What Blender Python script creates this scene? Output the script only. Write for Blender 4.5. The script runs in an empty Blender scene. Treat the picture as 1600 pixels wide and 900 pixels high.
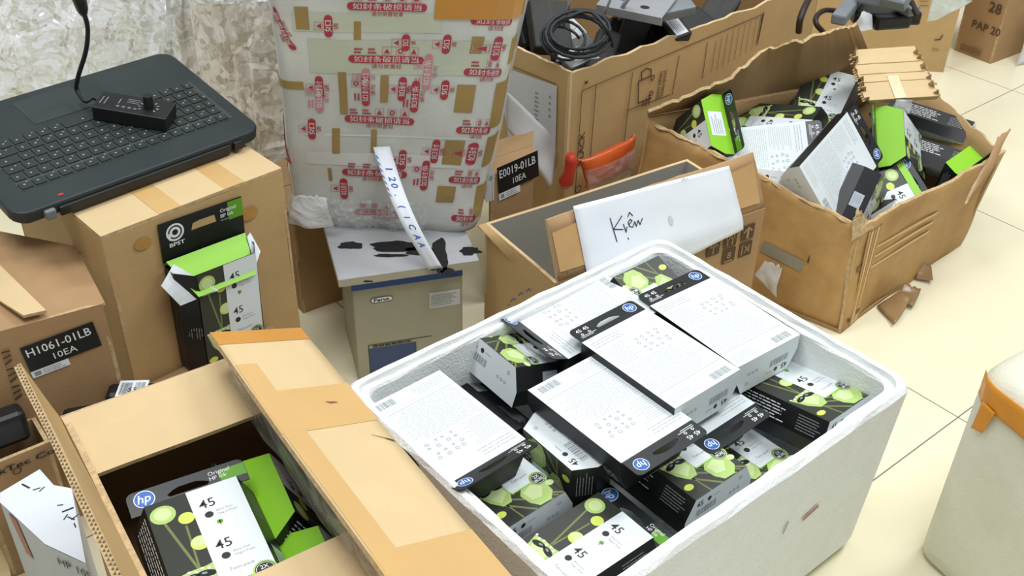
import bpy, bmesh, math, random
from mathutils import Vector, Matrix, noise
V = Vector
PI = math.pi
C = bpy.context.scene.collection
sc = bpy.context.scene
random.seed(7)

# ------------------------------------------------------------------ camera
CAM_H, FPX, PITCH, ROLL = 1.13, 1700.0, math.radians(35), math.radians(1.2)
_f = V((0, math.cos(PITCH), -math.sin(PITCH)))
_r0 = V((1, 0, 0)); _u0 = _r0.cross(_f)
CR = _r0 * math.cos(ROLL) + _u0 * math.sin(ROLL)
CU = -_r0 * math.sin(ROLL) + _u0 * math.cos(ROLL)
CO = V((0, 0, CAM_H))
cam = bpy.data.cameras.new('camera')
cam.sensor_fit = 'HORIZONTAL'; cam.sensor_width = 36.0
cam.lens = 36.0 * FPX / 1600.0
cam.clip_start = 0.02
camo = bpy.data.objects.new('camera', cam); C.objects.link(camo)
m3 = Matrix((CR, CU, -_f)).transposed()
camo.matrix_world = Matrix.Translation(CO) @ m3.to_4x4()
sc.camera = camo


def ray(px, py):
    return _f + CR * ((px - 800) / FPX) - CU * ((py - 450) / FPX)


def at(px, py, z):
    """the point of height z that is seen at a pixel of the 1600x900 photograph"""
    d = ray(px, py)
    return CO + d * ((z - CAM_H) / d.z)


def on_plane(px, py, o, n):
    d = ray(px, py)
    return CO + d * ((V(o) - CO).dot(n) / d.dot(n))


# ------------------------------------------------------------------ light
sc.view_settings.view_transform = 'Standard'
sc.view_settings.look = 'None'
sc.view_settings.gamma = 1.0
sc.view_settings.use_curve_mapping = False
sc.view_settings.exposure = 0.22
w = bpy.data.worlds.new('world'); sc.world = w; w.use_nodes = True
bg = w.node_tree.nodes['Background']
bg.inputs[0].default_value = (0.93, 0.97, 1.0, 1); bg.inputs[1].default_value = 0.34


def lamp(name, loc, sx, sy, power, rz=0.0, col=(0.97, 0.985, 1.0)):
    l = bpy.data.lights.new(name, 'AREA'); l.shape = 'RECTANGLE'; l.size = sx; l.size_y = sy
    l.energy = power; l.color = col
    o = bpy.data.objects.new(name, l); C.objects.link(o); o.location = loc; o.rotation_euler = (0, 0, rz)
    return o


lamp('ceiling_lamp', (0.5, 0.2, 2.75), 1.25, 0.6, 27, math.radians(40))
lamp('ceiling_lamp', (-0.9, 1.2, 2.75), 1.25, 0.6, 25, math.radians(40))
lamp('ceiling_lamp', (1.6, 1.9, 2.75), 1.25, 0.6, 37, math.radians(40))
lamp('ceiling_lamp', (0.3, 2.9, 2.75), 1.25, 0.6, 11, math.radians(40))


# ------------------------------------------------------------------ materials
def lin(h):
    h = h.lstrip('#')
    r = []
    for i in (0, 2, 4):
        c = int(h[i:i + 2], 16) / 255
        r.append(c / 12.92 if c <= 0.04045 else ((c + 0.055) / 1.055) ** 2.4)
    return (r[0], r[1], r[2], 1)


M = {}


def mat(name, hexa, rough=0.6, metal=0.0, var=0.0, vscale=8.0, bump=0.0, bscale=60.0, spec=0.4, hex2=None, stretch=None, coat=0.0):
    m = bpy.data.materials.new(name); m.use_nodes = True
    nt = m.node_tree; b = nt.nodes['Principled BSDF']
    b.inputs['Base Color'].default_value = lin(hexa); b.inputs['Roughness'].default_value = rough
    b.inputs['Metallic'].default_value = metal; b.inputs['Specular IOR Level'].default_value = spec
    if coat: b.inputs['Coat Weight'].default_value = coat; b.inputs['Coat Roughness'].default_value = 0.15
    if var or bump:
        tc = nt.nodes.new('ShaderNodeTexCoord'); mp = nt.nodes.new('ShaderNodeMapping')
        nt.links.new(tc.outputs['Object'], mp.inputs[0])
        if stretch: mp.inputs['Scale'].default_value = stretch
    if var:
        n = nt.nodes.new('ShaderNodeTexNoise'); n.inputs['Scale'].default_value = vscale; n.inputs['Detail'].default_value = 5
        n.inputs['Roughness'].default_value = 0.62
        nt.links.new(mp.outputs[0], n.inputs['Vector'])
        cr = nt.nodes.new('ShaderNodeValToRGB')
        c = lin(hexa)
        if hex2: c2 = lin(hex2)
        else: c2 = tuple(min(1, x * (1 - var)) for x in c[:3]) + (1,)
        cr.color_ramp.elements[0].position = 0.32; cr.color_ramp.elements[0].color = c2
        cr.color_ramp.elements[1].position = 0.66; cr.color_ramp.elements[1].color = c
        nt.links.new(n.outputs[0], cr.inputs[0]); nt.links.new(cr.outputs[0], b.inputs['Base Color'])
    if bump:
        n2 = nt.nodes.new('ShaderNodeTexNoise'); n2.inputs['Scale'].default_value = bscale; n2.inputs['Detail'].default_value = 3
        nt.links.new(mp.outputs[0], n2.inputs['Vector'])
        bp = nt.nodes.new('ShaderNodeBump'); bp.inputs['Strength'].default_value = bump; bp.inputs['Distance'].default_value = 0.004
        nt.links.new(n2.outputs[0], bp.inputs['Height']); nt.links.new(bp.outputs[0], b.inputs['Normal'])
    M[name] = m
    return m


mat('kraft', '#c3a473', 0.75, var=0.14, vscale=7, bump=0.10, bscale=220, spec=0.25)
mat('kraft_light', '#d7be91', 0.75, var=0.10, vscale=6, bump=0.08, bscale=220, spec=0.25)
mat('kraft_brown', '#ae8d66', 0.75, var=0.16, vscale=8, bump=0.10, bscale=200, spec=0.25)
mat('kraft_worn', '#c09a62', 0.6, var=0.38, vscale=9, bump=0.35, bscale=45, spec=0.4, hex2='#a27c48')
mat('kraft_inside', '#a98a60', 0.85, var=0.15, vscale=6, spec=0.2)
mat('kraft_edge', '#cfb489', 0.9, var=0.35, vscale=160, spec=0.15)
mat('flute', '#6b5638', 0.9)
mat('grey_board', '#a9a59b', 0.8, var=0.06)
mat('pack_tape', '#c98f42', 0.22, var=0.10, vscale=10, bump=0.12, bscale=30, spec=0.5)
mat('glue', '#b98a45', 0.5, var=0.2, vscale=40)
mat('tape_pale', '#d2ad72', 0.25, var=0.06, vscale=10, bump=0.10, bscale=40, spec=0.5)
mat('tape_kraft', '#c09a66', 0.28, var=0.12, vscale=14, bump=0.3, bscale=30, spec=0.5)
mat('orange_tape', '#dd9226', 0.3, var=0.15, vscale=20, bump=0.3, bscale=40, spec=0.5)
mat('foam', '#eef2f0', 0.8, var=0.05, vscale=30, bump=0.35, bscale=260, spec=0.25)
mat('foam_old', '#e3e3d4', 0.75, var=0.10, vscale=6, bump=0.2, bscale=240, spec=0.25, hex2='#d3d2bd')
mat('print_white', '#dde5e8', 0.42, spec=0.4)
mat('print_black', '#17191a', 0.38, spec=0.45, var=0.3, vscale=20)
mat('print_dark', '#33362f', 0.38, spec=0.45)
mat('tab_black', '#1c2022', 0.32, spec=0.5)
mat('ink_grey', '#b3babd', 0.5)
mat('ink_mid', '#8d9496', 0.5)
mat('ink_dark', '#2b2d2e', 0.5)
mat('text_white', '#e6eaea', 0.45)
mat('text_grey', '#8b9090', 0.45)
mat('lime', '#8ccb2c', 0.40, spec=0.45)
mat('lime_deep', '#5f9a24', 0.40)
mat('ball_green', '#aecb76', 0.42)
mat('ball_pale', '#cbdf9f', 0.42)
mat('ball_yellow', '#cddb62', 0.42)
mat('stem', '#747d4c', 0.42)
mat('badge', '#243226', 0.42)
mat('hp_blue', '#3566b8', 0.38)
mat('silver_sticker', '#b9c4cc', 0.3, metal=0.35)
mat('black_plastic', '#191b1d', 0.45, var=0.25, vscale=12, spec=0.45)
mat('laptop_shell', '#2c3535', 0.52, var=0.14, vscale=14, spec=0.4, hex2='#252d2e')
mat('laptop_deck', '#323c3b', 0.55, var=0.10, vscale=10)
mat('key', '#2b3231', 0.5)
mat('key_well', '#404745', 0.6)
mat('key_mark', '#8f9692', 0.5)
mat('dark_grey_plastic', '#3e4345', 0.5, var=0.2, vscale=10)
mat('mid_grey_plastic', '#7d8488', 0.5, var=0.2, vscale=10)
mat('dusty_black', '#2b2c2b', 0.65, var=0.35, vscale=14, hex2='#3b3a37')
mat('dusty_grey', '#6f716d', 0.7, var=0.25, vscale=12)
mat('cable', '#23282c', 0.5)
mat('cable_brown', '#2b2119', 0.45)
mat('metal_grey', '#9a9ca0', 0.45, var=0.16, vscale=9, metal=0.15)
mat('enamel_grey', '#aaa790', 0.45, var=0.12, vscale=6)
mat('enamel_lid', '#a7a9ac', 0.5, var=0.2, vscale=10)
mat('enamel_edge', '#b9b49c', 0.5, var=0.1)
mat('oil_black', '#191a1b', 0.4)
mat('blue_band', '#2f4f92', 0.45)
mat('blue_panel', '#3d4e78', 0.45)
mat('paper', '#e4eaf0', 0.7, var=0.03, vscale=6)
mat('paper_grey', '#c9cccd', 0.7, var=0.06, vscale=6)
mat('pen_black', '#2a2d33', 0.6)
mat('pen_blue', '#2450b4', 0.6)
mat('pen_grey', '#9aa3ab', 0.6)
mat('print_brown', '#54402a', 0.8)
mat('print_brown_soft', '#7d6341', 0.8)
mat('label_black', '#191a1c', 0.45)
mat('tape_white', '#dfe1dc', 0.24, var=0.10, vscale=6, bump=0.15, bscale=35, spec=0.5, hex2='#bfc3ba')
mat('tape_milk', '#dcdeda', 0.26, spec=0.5)
mat('tape_mint', '#c8cfba', 0.28, var=0.10, vscale=6, spec=0.5)
mat('tape_gap', '#a88c56', 0.35, var=0.15, vscale=10)
mat('tape_red', '#b23a48', 0.35)
mat('tape_pink', '#c98a92', 0.35)
mat('orange_pack', '#d9622a', 0.3, var=0.2, vscale=10, bump=0.2, bscale=25, spec=0.5)
mat('red_plastic', '#c2402c', 0.35)
mat('red_soft', '#b58472', 0.8)
mat('dirt', '#8c8775', 0.9)
mat('wall_paint', '#e2dfd3', 0.8, var=0.04, vscale=3)


def floor_mat():
    m = bpy.data.materials.new('floor_tile'); m.use_nodes = True; nt = m.node_tree; b = nt.nodes['Principled BSDF']
    tc = nt.nodes.new('ShaderNodeTexCoord')
    sep = nt.nodes.new('ShaderNodeSeparateXYZ'); nt.links.new(tc.outputs['Object'], sep.inputs[0])
    masks = []
    for ax in (0, 1):
        a = nt.nodes.new('ShaderNodeMath'); a.operation = 'DIVIDE'; a.inputs[1].default_value = TILE
        nt.links.new(sep.outputs[ax], a.inputs[0])
        f = nt.nodes.new('ShaderNodeMath'); f.operation = 'FRACT'; nt.links.new(a.outputs[0], f.inputs[0])
        s = nt.nodes.new('ShaderNodeMath'); s.operation = 'SUBTRACT'; s.inputs[1].default_value = 0.5; nt.links.new(f.outputs[0], s.inputs[0])
        ab = nt.nodes.new('ShaderNodeMath'); ab.operation = 'ABSOLUTE'; nt.links.new(s.outputs[0], ab.inputs[0])
        g = nt.nodes.new('ShaderNodeMath'); g.operation = 'GREATER_THAN'; g.inputs[1].default_value = 0.5 - 0.0011 / TILE; nt.links.new(ab.outputs[0], g.inputs[0])
        masks.append(g)
    mx = nt.nodes.new('ShaderNodeMath'); mx.operation = 'MAXIMUM'
    nt.links.new(masks[0].outputs[0], mx.inputs[0]); nt.links.new(masks[1].outputs[0], mx.inputs[1])
    n = nt.nodes.new('ShaderNodeTexNoise'); n.inputs['Scale'].default_value = 3.0; n.inputs['Detail'].default_value = 6
    nt.links.new(tc.outputs['Object'], n.inputs['Vector'])
    cr = nt.nodes.new('ShaderNodeValToRGB')
    cr.color_ramp.elements[0].position = 0.3; cr.color_ramp.elements[0].color = lin('#e6dfbe')
    cr.color_ramp.elements[1].position = 0.7; cr.color_ramp.elements[1].color = lin('#efe9cd')
    nt.links.new(n.outputs[0], cr.inputs[0])
    mix = nt.nodes.new('ShaderNodeMixRGB'); mix.inputs[2].default_value = lin('#7d776a')
    nt.links.new(mx.outputs[0], mix.inputs[0]); nt.links.new(cr.outputs[0], mix.inputs[1])
    nt.links.new(mix.outputs[0], b.inputs['Base Color'])
    b.inputs['Roughness'].default_value = 0.18; b.inputs['Specular IOR Level'].default_value = 0.45
    M['floor_tile'] = m


TILE = 0.60
floor_mat()


def film_mat(name, tint, alpha, rough=0.12, bump=0.6, bscale=25):
    """clear crumpled plastic: mostly transparent with a glossy sheen and milky folds"""
    m = bpy.data.materials.new(name); m.use_nodes = True; nt = m.node_tree
    nt.nodes.remove(nt.nodes['Principled BSDF']); out = nt.nodes['Material Output']
    tr = nt.nodes.new('ShaderNodeBsdfTransparent'); pr = nt.nodes.new('ShaderNodeBsdfPrincipled')
    pr.inputs['Base Color'].default_value = lin(tint); pr.inputs['Roughness'].default_value = rough
    tc = nt.nodes.new('ShaderNodeTexCoord')
    n = nt.nodes.new('ShaderNodeTexNoise'); n.inputs['Scale'].default_value = bscale; n.inputs['Detail'].default_value = 4
    n.inputs['Distortion'].default_value = 1.2
    nt.links.new(tc.outputs['Object'], n.inputs['Vector'])
    bp = nt.nodes.new('ShaderNodeBump'); bp.inputs['Strength'].default_value = bump; bp.inputs['Distance'].default_value = 0.01
    nt.links.new(n.outputs[0], bp.inputs['Height']); nt.links.new(bp.outputs[0], pr.inputs['Normal'])
    mr = nt.nodes.new('ShaderNodeMapRange'); mr.inputs[1].default_value = 0.35; mr.inputs[2].default_value = 0.7
    mr.inputs[3].default_value = alpha * 0.55; mr.inputs[4].default_value = min(1, alpha * 1.5)
    nt.links.new(n.outputs[0], mr.inputs[0])
    mix = nt.nodes.new('ShaderNodeMixShader')
    nt.links.new(mr.outputs[0], mix.inputs[0]); nt.links.new(tr.outputs[0], mix.inputs[1]); nt.links.new(pr.outputs[0], mix.inputs[2])
    nt.links.new(mix.outputs[0], out.inputs[0])
    M[name] = m


film_mat('film_clear', '#eef2f2', 0.16)
film_mat('film_milky', '#e9edf0', 0.55, 0.18, 0.8, 16)
film_mat('film_grey', '#b9beb2', 0.75, 0.3, 0.4, 14)


# ------------------------------------------------------------------ mesh helpers
ORIGIN = {}
_txt = {}


def text2d(s, shear=0.0, bold=0.0):
    k = (s, shear, bold)
    if k not in _txt:
        c = bpy.data.curves.new('lettering', 'FONT'); c.body = s; c.size = 1; c.resolution_u = 2; c.shear = shear; c.offset = bold
        o = bpy.data.objects.new('lettering', c); m = o.to_mesh()
        vs = [(v.co.x, v.co.y) for v in m.vertices]; fs = [tuple(p.vertices) for p in m.polygons]
        o.to_mesh_clear(); bpy.data.objects.remove(o); bpy.data.curves.remove(c)
        x0 = min(v[0] for v in vs); x1 = max(v[0] for v in vs)
        vs = [(x - x0, y) for x, y in vs]
        _txt[k] = (vs, fs, x1 - x0)
    return _txt[k]


class Plane:
    def __init__(s, o, x, y):
        s.o = V(o); s.x = V(x).normalized(); y = V(y); s.y = (y - s.x * y.dot(s.x)).normalized(); s.n = s.x.cross(s.y)

    def __call__(s, u, v, e=0.0):
        return s.o + s.x * u + s.y * v + s.n * e

    def pick(s, px, py):
        p = on_plane(px, py, s.o, s.n) - s.o
        return (p.dot(s.x), p.dot(s.y))


class MB:
    def __init__(s):
        s.v = []; s.f = []; s.fm = []; s.sm = []; s.mats = []

    def mi(s, m):
        if m not in s.mats: s.mats.append(m)
        return s.mats.index(m)

    def add(s, vs, fs, m, smooth=False):
        b = len(s.v); s.v += [V(p) for p in vs]; k = s.mi(m)
        for f in fs:
            s.f.append(tuple(b + i for i in f)); s.fm.append(k); s.sm.append(smooth)
        return b

    def box(s, o, x, y, z, m, bev=0.0):
        """box from corner o with edge vectors x, y, z"""
        o, x, y, z = V(o), V(x), V(y), V(z)
        if x.cross(y).dot(z) < 0: o = o + z; z = -z
        if bev <= 0:
            p = [o + x * i + y * j + z * k for k in (0, 1) for j in (0, 1) for i in (0, 1)]
            s.add(p, [(0, 2, 3, 1), (4, 5, 7, 6), (0, 1, 5, 4), (2, 6, 7, 3), (0, 4, 6, 2), (1, 3, 7, 5)], m)
            return
        bm = bmesh.new()
        p = [bm.verts.new(o + x * i + y * j + z * k) for k in (0, 1) for j in (0, 1) for i in (0, 1)]
        for f in [(0, 2, 3, 1), (4, 5, 7, 6), (0, 1, 5, 4), (2, 6, 7, 3), (0, 4, 6, 2), (1, 3, 7, 5)]:
            bm.faces.new([p[i] for i in f])
        bmesh.ops.bevel(bm, geom=bm.edges[:], offset=bev, segments=2, profile=0.5, affect='EDGES')
        bm.verts.index_update()
        s.add([v.co.copy() for v in bm.verts], [[v.index for v in f.verts] for f in bm.faces], m)
        bm.free()

    def loft(s, loops, m, cap0=True, cap1=True, smooth=False, mats=None):
        n = len(loops[0]); b = len(s.v)
        for l in loops: s.v += [V(p) for p in l]
        for i in range(len(loops) - 1):
            k = s.mi(mats[i] if mats else m)
            for j in range(n):
                q = (j + 1) % n
                s.f.append((b + i * n + j, b + i * n + q, b + (i + 1) * n + q, b + (i + 1) * n + j)); s.fm.append(k); s.sm.append(smooth)
        if cap0: s.f.append(tuple(b + j for j in reversed(range(n)))); s.fm.append(s.mi(mats[0] if mats else m)); s.sm.append(False)
        if cap1: s.f.append(tuple(b + (len(loops) - 1) * n + j for j in range(n))); s.fm.append(s.mi(mats[-1] if mats else m)); s.sm.append(False)

    def tube(s, pts, r, m, seg=8, smooth=True):
        pts = [V(p) for p in pts]; loops = []
        up = V((0, 0, 1)) if abs((pts[1] - pts[0]).normalized().z) < 0.9 else V((1, 0, 0))
        for i, p in enumerate(pts):
            t = (pts[min(i + 1, len(pts) - 1)] - pts[max(i - 1, 0)]).normalized()
            a = t.cross(up)
            a = a.normalized() if a.length > 1e-6 else V((1, 0, 0))
            b2 = t.cross(a).normalized(); up = -b2 if b2.dot(up) < 0 else b2
            rr = r[i] if isinstance(r, (list, tuple)) else r
            loops.append([p + (a * math.cos(2 * PI * k / seg) + b2 * math.sin(2 * PI * k / seg)) * rr for k in range(seg)])
        s.loft(loops, m, smooth=smooth)

    def cyl(s, o, ax, r, h, m, seg=24, r2=None):
        o = V(o); ax = V(ax).normalized(); a = ax.orthogonal().normalized(); b = ax.cross(a)
        r2 = r if r2 is None else r2
        s.loft([[o + ax * z + (a * math.cos(2 * PI * k / seg) + b * math.sin(2 * PI * k / seg)) * q for k in range(seg)] for z, q in ((0, r), (h, r2))], m)

    # decals: flat printing laid on a surface S(u, v, e)
    def poly(s, S, pts, m, e=0.0002):
        s.add([S(u, v, e) for u, v in pts], [tuple(range(len(pts)))], m)

    def rect(s, S, u, v, w_, h, m, ang=0.0, e=0.0002, n=1):
        c, d = math.cos(ang), math.sin(ang)
        for i in range(n):
            a0, a1 = w_ * i / n, w_ * (i + 1) / n
            s.poly(S, [(u + x * c - y * d, v + x * d + y * c) for x, y in ((a0, 0), (a1, 0), (a1, h), (a0, h))], m, e)

    def disc(s, S, u, v, r, m, e=0.0002, sx=1.0, sy=1.0, ang=0.0, n=20, a0=0, a1=2 * PI):
        c, d = math.cos(ang), math.sin(ang); P = []
        for k in range(n):
            t = a0 + (a1 - a0) * k / n; x, y = math.cos(t) * r * sx, math.sin(t) * r * sy
            P.append((u + x * c - y * d, v + x * d + y * c))
        s.poly(S, P, m, e)

    def ring(s, S, u, v, r0, r1, m, e=0.0003, n=20, a0=0.0, a1=2 * PI):
        for k in range(n):
            t0, t1 = a0 + (a1 - a0) * k / n, a0 + (a1 - a0) * (k + 1) / n
            s.poly(S, [(u + math.cos(t) * r, v + math.sin(t) * r) for t, r in ((t0, r0), (t0, r1), (t1, r1), (t1, r0))], m, e)

    def line(s, S, pts, wd, m, e=0.0003):
        for (a, b), (c, d) in zip(pts, pts[1:]):
            L = math.hypot(c - a, d - b) or 1e-9; nx, ny = -(d - b) / L * wd / 2, (c - a) / L * wd / 2
            ex, ey = (c - a) / L * wd * 0.3, (d - b) / L * wd * 0.3
            s.poly(S, [(a + nx - ex, b + ny - ey), (a - nx - ex, b - ny - ey), (c - nx + ex, d - ny + ey), (c + nx + ex, d + ny + ey)], m, e)

    def text(s, S, t, u, v, h, m, ang=0.0, e=0.0003, w_=None, shear=0.0, bold=0.0, align='L'):
        vs, fs, L = text2d(t, shear, bold); k = h / 0.7; kx = k if w_ is None else w_ / L
        off = {'L': 0, 'C': L * kx / 2, 'R': L * kx}[align]; c, d = math.cos(ang), math.sin(ang)
        P = []
        for x, y in vs:
            x, y = x * kx - off, y * k
            P.append(S(u + x * c - y * d, v + x * d + y * c, e))
        s.add(P, fs, m)

    def scribble(s, S, u, v, w_, h, m, rows, seed=0, fill=0.5, e=0.0003, gap=0.25):
        """rows of small word-shaped dashes standing for print too fine to read"""
        rg = random.Random(seed); rh = h / rows
        for r in range(rows):
            x = 0.0; y = v + h - (r + 0.5) * rh; L = w_ * rg.uniform(0.7, 1.0)
            while x < L:
                ww = w_ * rg.uniform(0.04, 0.14); ww = min(ww, L - x)
                s.rect(S, u + x, y - rh * fill / 2, ww, rh * fill, m, e=e); x += ww + w_ * 0.018

    def barcode(s, S, u, v, w_, h, m, seed=0, e=0.0003, ang=0.0):
        rg = random.Random(seed); x = 0.0; c, d = math.cos(ang), math.sin(ang)
        while x < w_:
            b = rg.choice((0.02, 0.02, 0.035, 0.05)) * w_
            b = min(b, w_ - x)
            s.rect(S, u + x * c, v + x * d, b, h, m, ang, e); x += b + rg.choice((0.02, 0.03, 0.045)) * w_

    def sheet(s, P, nu, nv, t, mf, mbk=None, me=None, smooth=False):
        """solid board: P(u,v) in 0..1 gives its front; thickness t behind it"""
        mbk = mbk or mf; me = me or mf; g = []; E = 1e-3
        for j in range(nv + 1):
            for i in range(nu + 1):
                g.append(P(i / nu, j / nv))

        def nrm(u, v):
            a = P(min(1, u + E), v) - P(max(0, u - E), v); b = P(u, min(1, v + E)) - P(u, max(0, v - E))
            return a.cross(b).normalized()
        bk = [g[j * (nu + 1) + i] - nrm(i / nu, j / nv) * t for j in range(nv + 1) for i in range(nu + 1)]
        b = len(s.v); s.v += g + bk; N = len(g); W = nu + 1

        def F(q, m, sm=smooth): s.f.append(tuple(b + x for x in q)); s.fm.append(s.mi(m)); s.sm.append(sm)
        for j in range(nv):
            for i in range(nu):
                a = j * W + i
                F((a, a + 1, a + W + 1, a + W), mf); F((N + a + W, N + a + W + 1, N + a + 1, N + a), mbk)
        for i in range(nu):
            F((i + 1, i, N + i, N + i + 1), me, False); a = nv * W + i; F((a, a + 1, N + a + 1, N + a), me, False)
        for j in range(nv):
            a = j * W; F((a, a + W, N + a + W, N + a), me, False); a = j * W + nu; F((a + W, a, N + a, N + a + W), me, False)

        def S(u, v, e=0.0): return P(u, v) + nrm(u, v) * e
        return S

    def build(s, name, parent=None, root=None):
        o_ = V((0, 0, 0))
        if parent is not None: o_ = ORIGIN.get(parent.name, V((0, 0, 0)))
        if root is not None: o_ = V(root)
        me = bpy.data.meshes.new(name)
        me.from_pydata([tuple(p - o_) for p in s.v], [], s.f)
        for m in s.mats: me.materials.append(M[m])
        me.polygons.foreach_set('material_index', s.fm); me.polygons.foreach_set('use_smooth', s.sm)
        me.update()
        o = bpy.data.objects.new(name, me); C.objects.link(o)
        if parent is not None: o.parent = parent
        else: o.location = o_
        ORIGIN[o.name] = o_
        return o


def nz(p, sc_=1.0, seed=0):
    return noise.noise(V(p) * sc_ + V((seed * 7.3, seed * 3.1, seed * 1.7)))


def quad(A, B, Cc, D, wob=0.0, seed=0, tear=0.0, freq=9.0, tfreq=18.0, bow=0.0):
    """bilinear board A-B (bottom), D-C (top); wobble along its normal, torn top edge"""
    A, B, Cc, D = V(A), V(B), V(Cc), V(D); n = (B - A).cross(D - A).normalized(); H = (D - A).length

    def P(u, v):
        if tear:
            k = noise.noise(V((u * tfreq, seed, 0.3))) * 0.6 + noise.noise(V((u * tfreq * 3.1, seed, 4.3))) * 0.4
            v = v * (1 - tear / H * max(0, 0.5 + k * 0.9))
        p = A.lerp(B, u).lerp(D.lerp(Cc, u), v)
        if wob: p = p + n * (wob * noise.noise(p * freq + V((seed, seed * 2, 0))))
        if bow: p = p + n * (bow * math.sin(PI * u) * math.sin(PI * v))
        return p
    return P


def metres(S, lu, lv, flip=False):
    return lambda u, v, e=0.0: S(u / lu, v / lv, e)


def thing(name, label, cat, loc=(0, 0, 0), group=None):
    o = bpy.data.objects.new(name, None); C.objects.link(o); o.location = loc; o.empty_display_size = 0.05
    ORIGIN[o.name] = V(loc); o['label'] = label; o['category'] = cat
    if group: o['group'] = group
    return o


def tag(o, label, cat, group=None):
    o['label'] = label; o['category'] = cat
    if group: o['group'] = group
    return o


def az(d, el=0.0):
    d, el = math.radians(d), math.radians(el)
    return V((math.cos(d) * math.cos(el), math.sin(d) * math.cos(el), math.sin(el)))


Z = V((0, 0, 1))

# ------------------------------------------------------------------ floor
UX40, UY130 = az(40.0), az(130.0)
fb = MB(); fb.box((-6, -6, -0.03), (12, 0, 0), (0, 12, 0), (0, 0, 0.03), 'floor_tile')
fl = fb.build('floor'); fl['kind'] = 'structure'
# tile joints: one crossing lies right of the foam box
cross = at(1497, 652, 0)
fl.rotation_euler = (0, 0, math.radians(40)); fl.location = (cross.x, cross.y, 0)
# (object coordinates are laid so that the joints run at 40 and 130 degrees through that crossing)

wb = MB(); wb.box((-5, 5.0, 0), (10, 0, 0), (0, 0.1, 0), (0, 0, 2.8), 'wall_paint'); wl = wb.build('wall_back'); wl['kind'] = 'structure'

# ------------------------------------------------------------------ ink cartridge boxes
IW, IL, ID, IC, ICH, ITAB = 0.1165, 0.161, 0.050, 0.022, 0.0140, 0.028
IWF = IW - 2 * ICH


def hp_logo(mb, S, u, v, r, e=0.0003):
    mb.disc(S, u, v, r, 'hp_blue', e, n=24); mb.ring(S, u, v, r * 0.94, r * 1.03, 'text_white', e + 0.0001, n=24)
    mb.text(S, 'hp', u - r * 0.72, v - r * 0.38, r * 0.98, 'text_white', e=e + 0.0002, shear=0.25, w_=r * 1.35, bold=0.012)


def badge2x(mb, S, u, v, r, e):
    mb.disc(S, u, v, r * 1.18, 'ball_green', e); mb.disc(S, u, v, r, 'badge', e + 0.0001)
    mb.ring(S, u, v, r * 0.84, r * 0.90, 'text_white', e + 0.0002, n=16)
    mb.text(S, '2X', u, v + r * 0.12, r * 0.48, 'text_white', e=e + 0.0002, align='C', bold=0.01)
    mb.text(S, 'MORE', u, v - r * 0.52, r * 0.48, 'text_white', e=e + 0.0002, align='C', w_=r * 1.3, bold=0.01)


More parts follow.
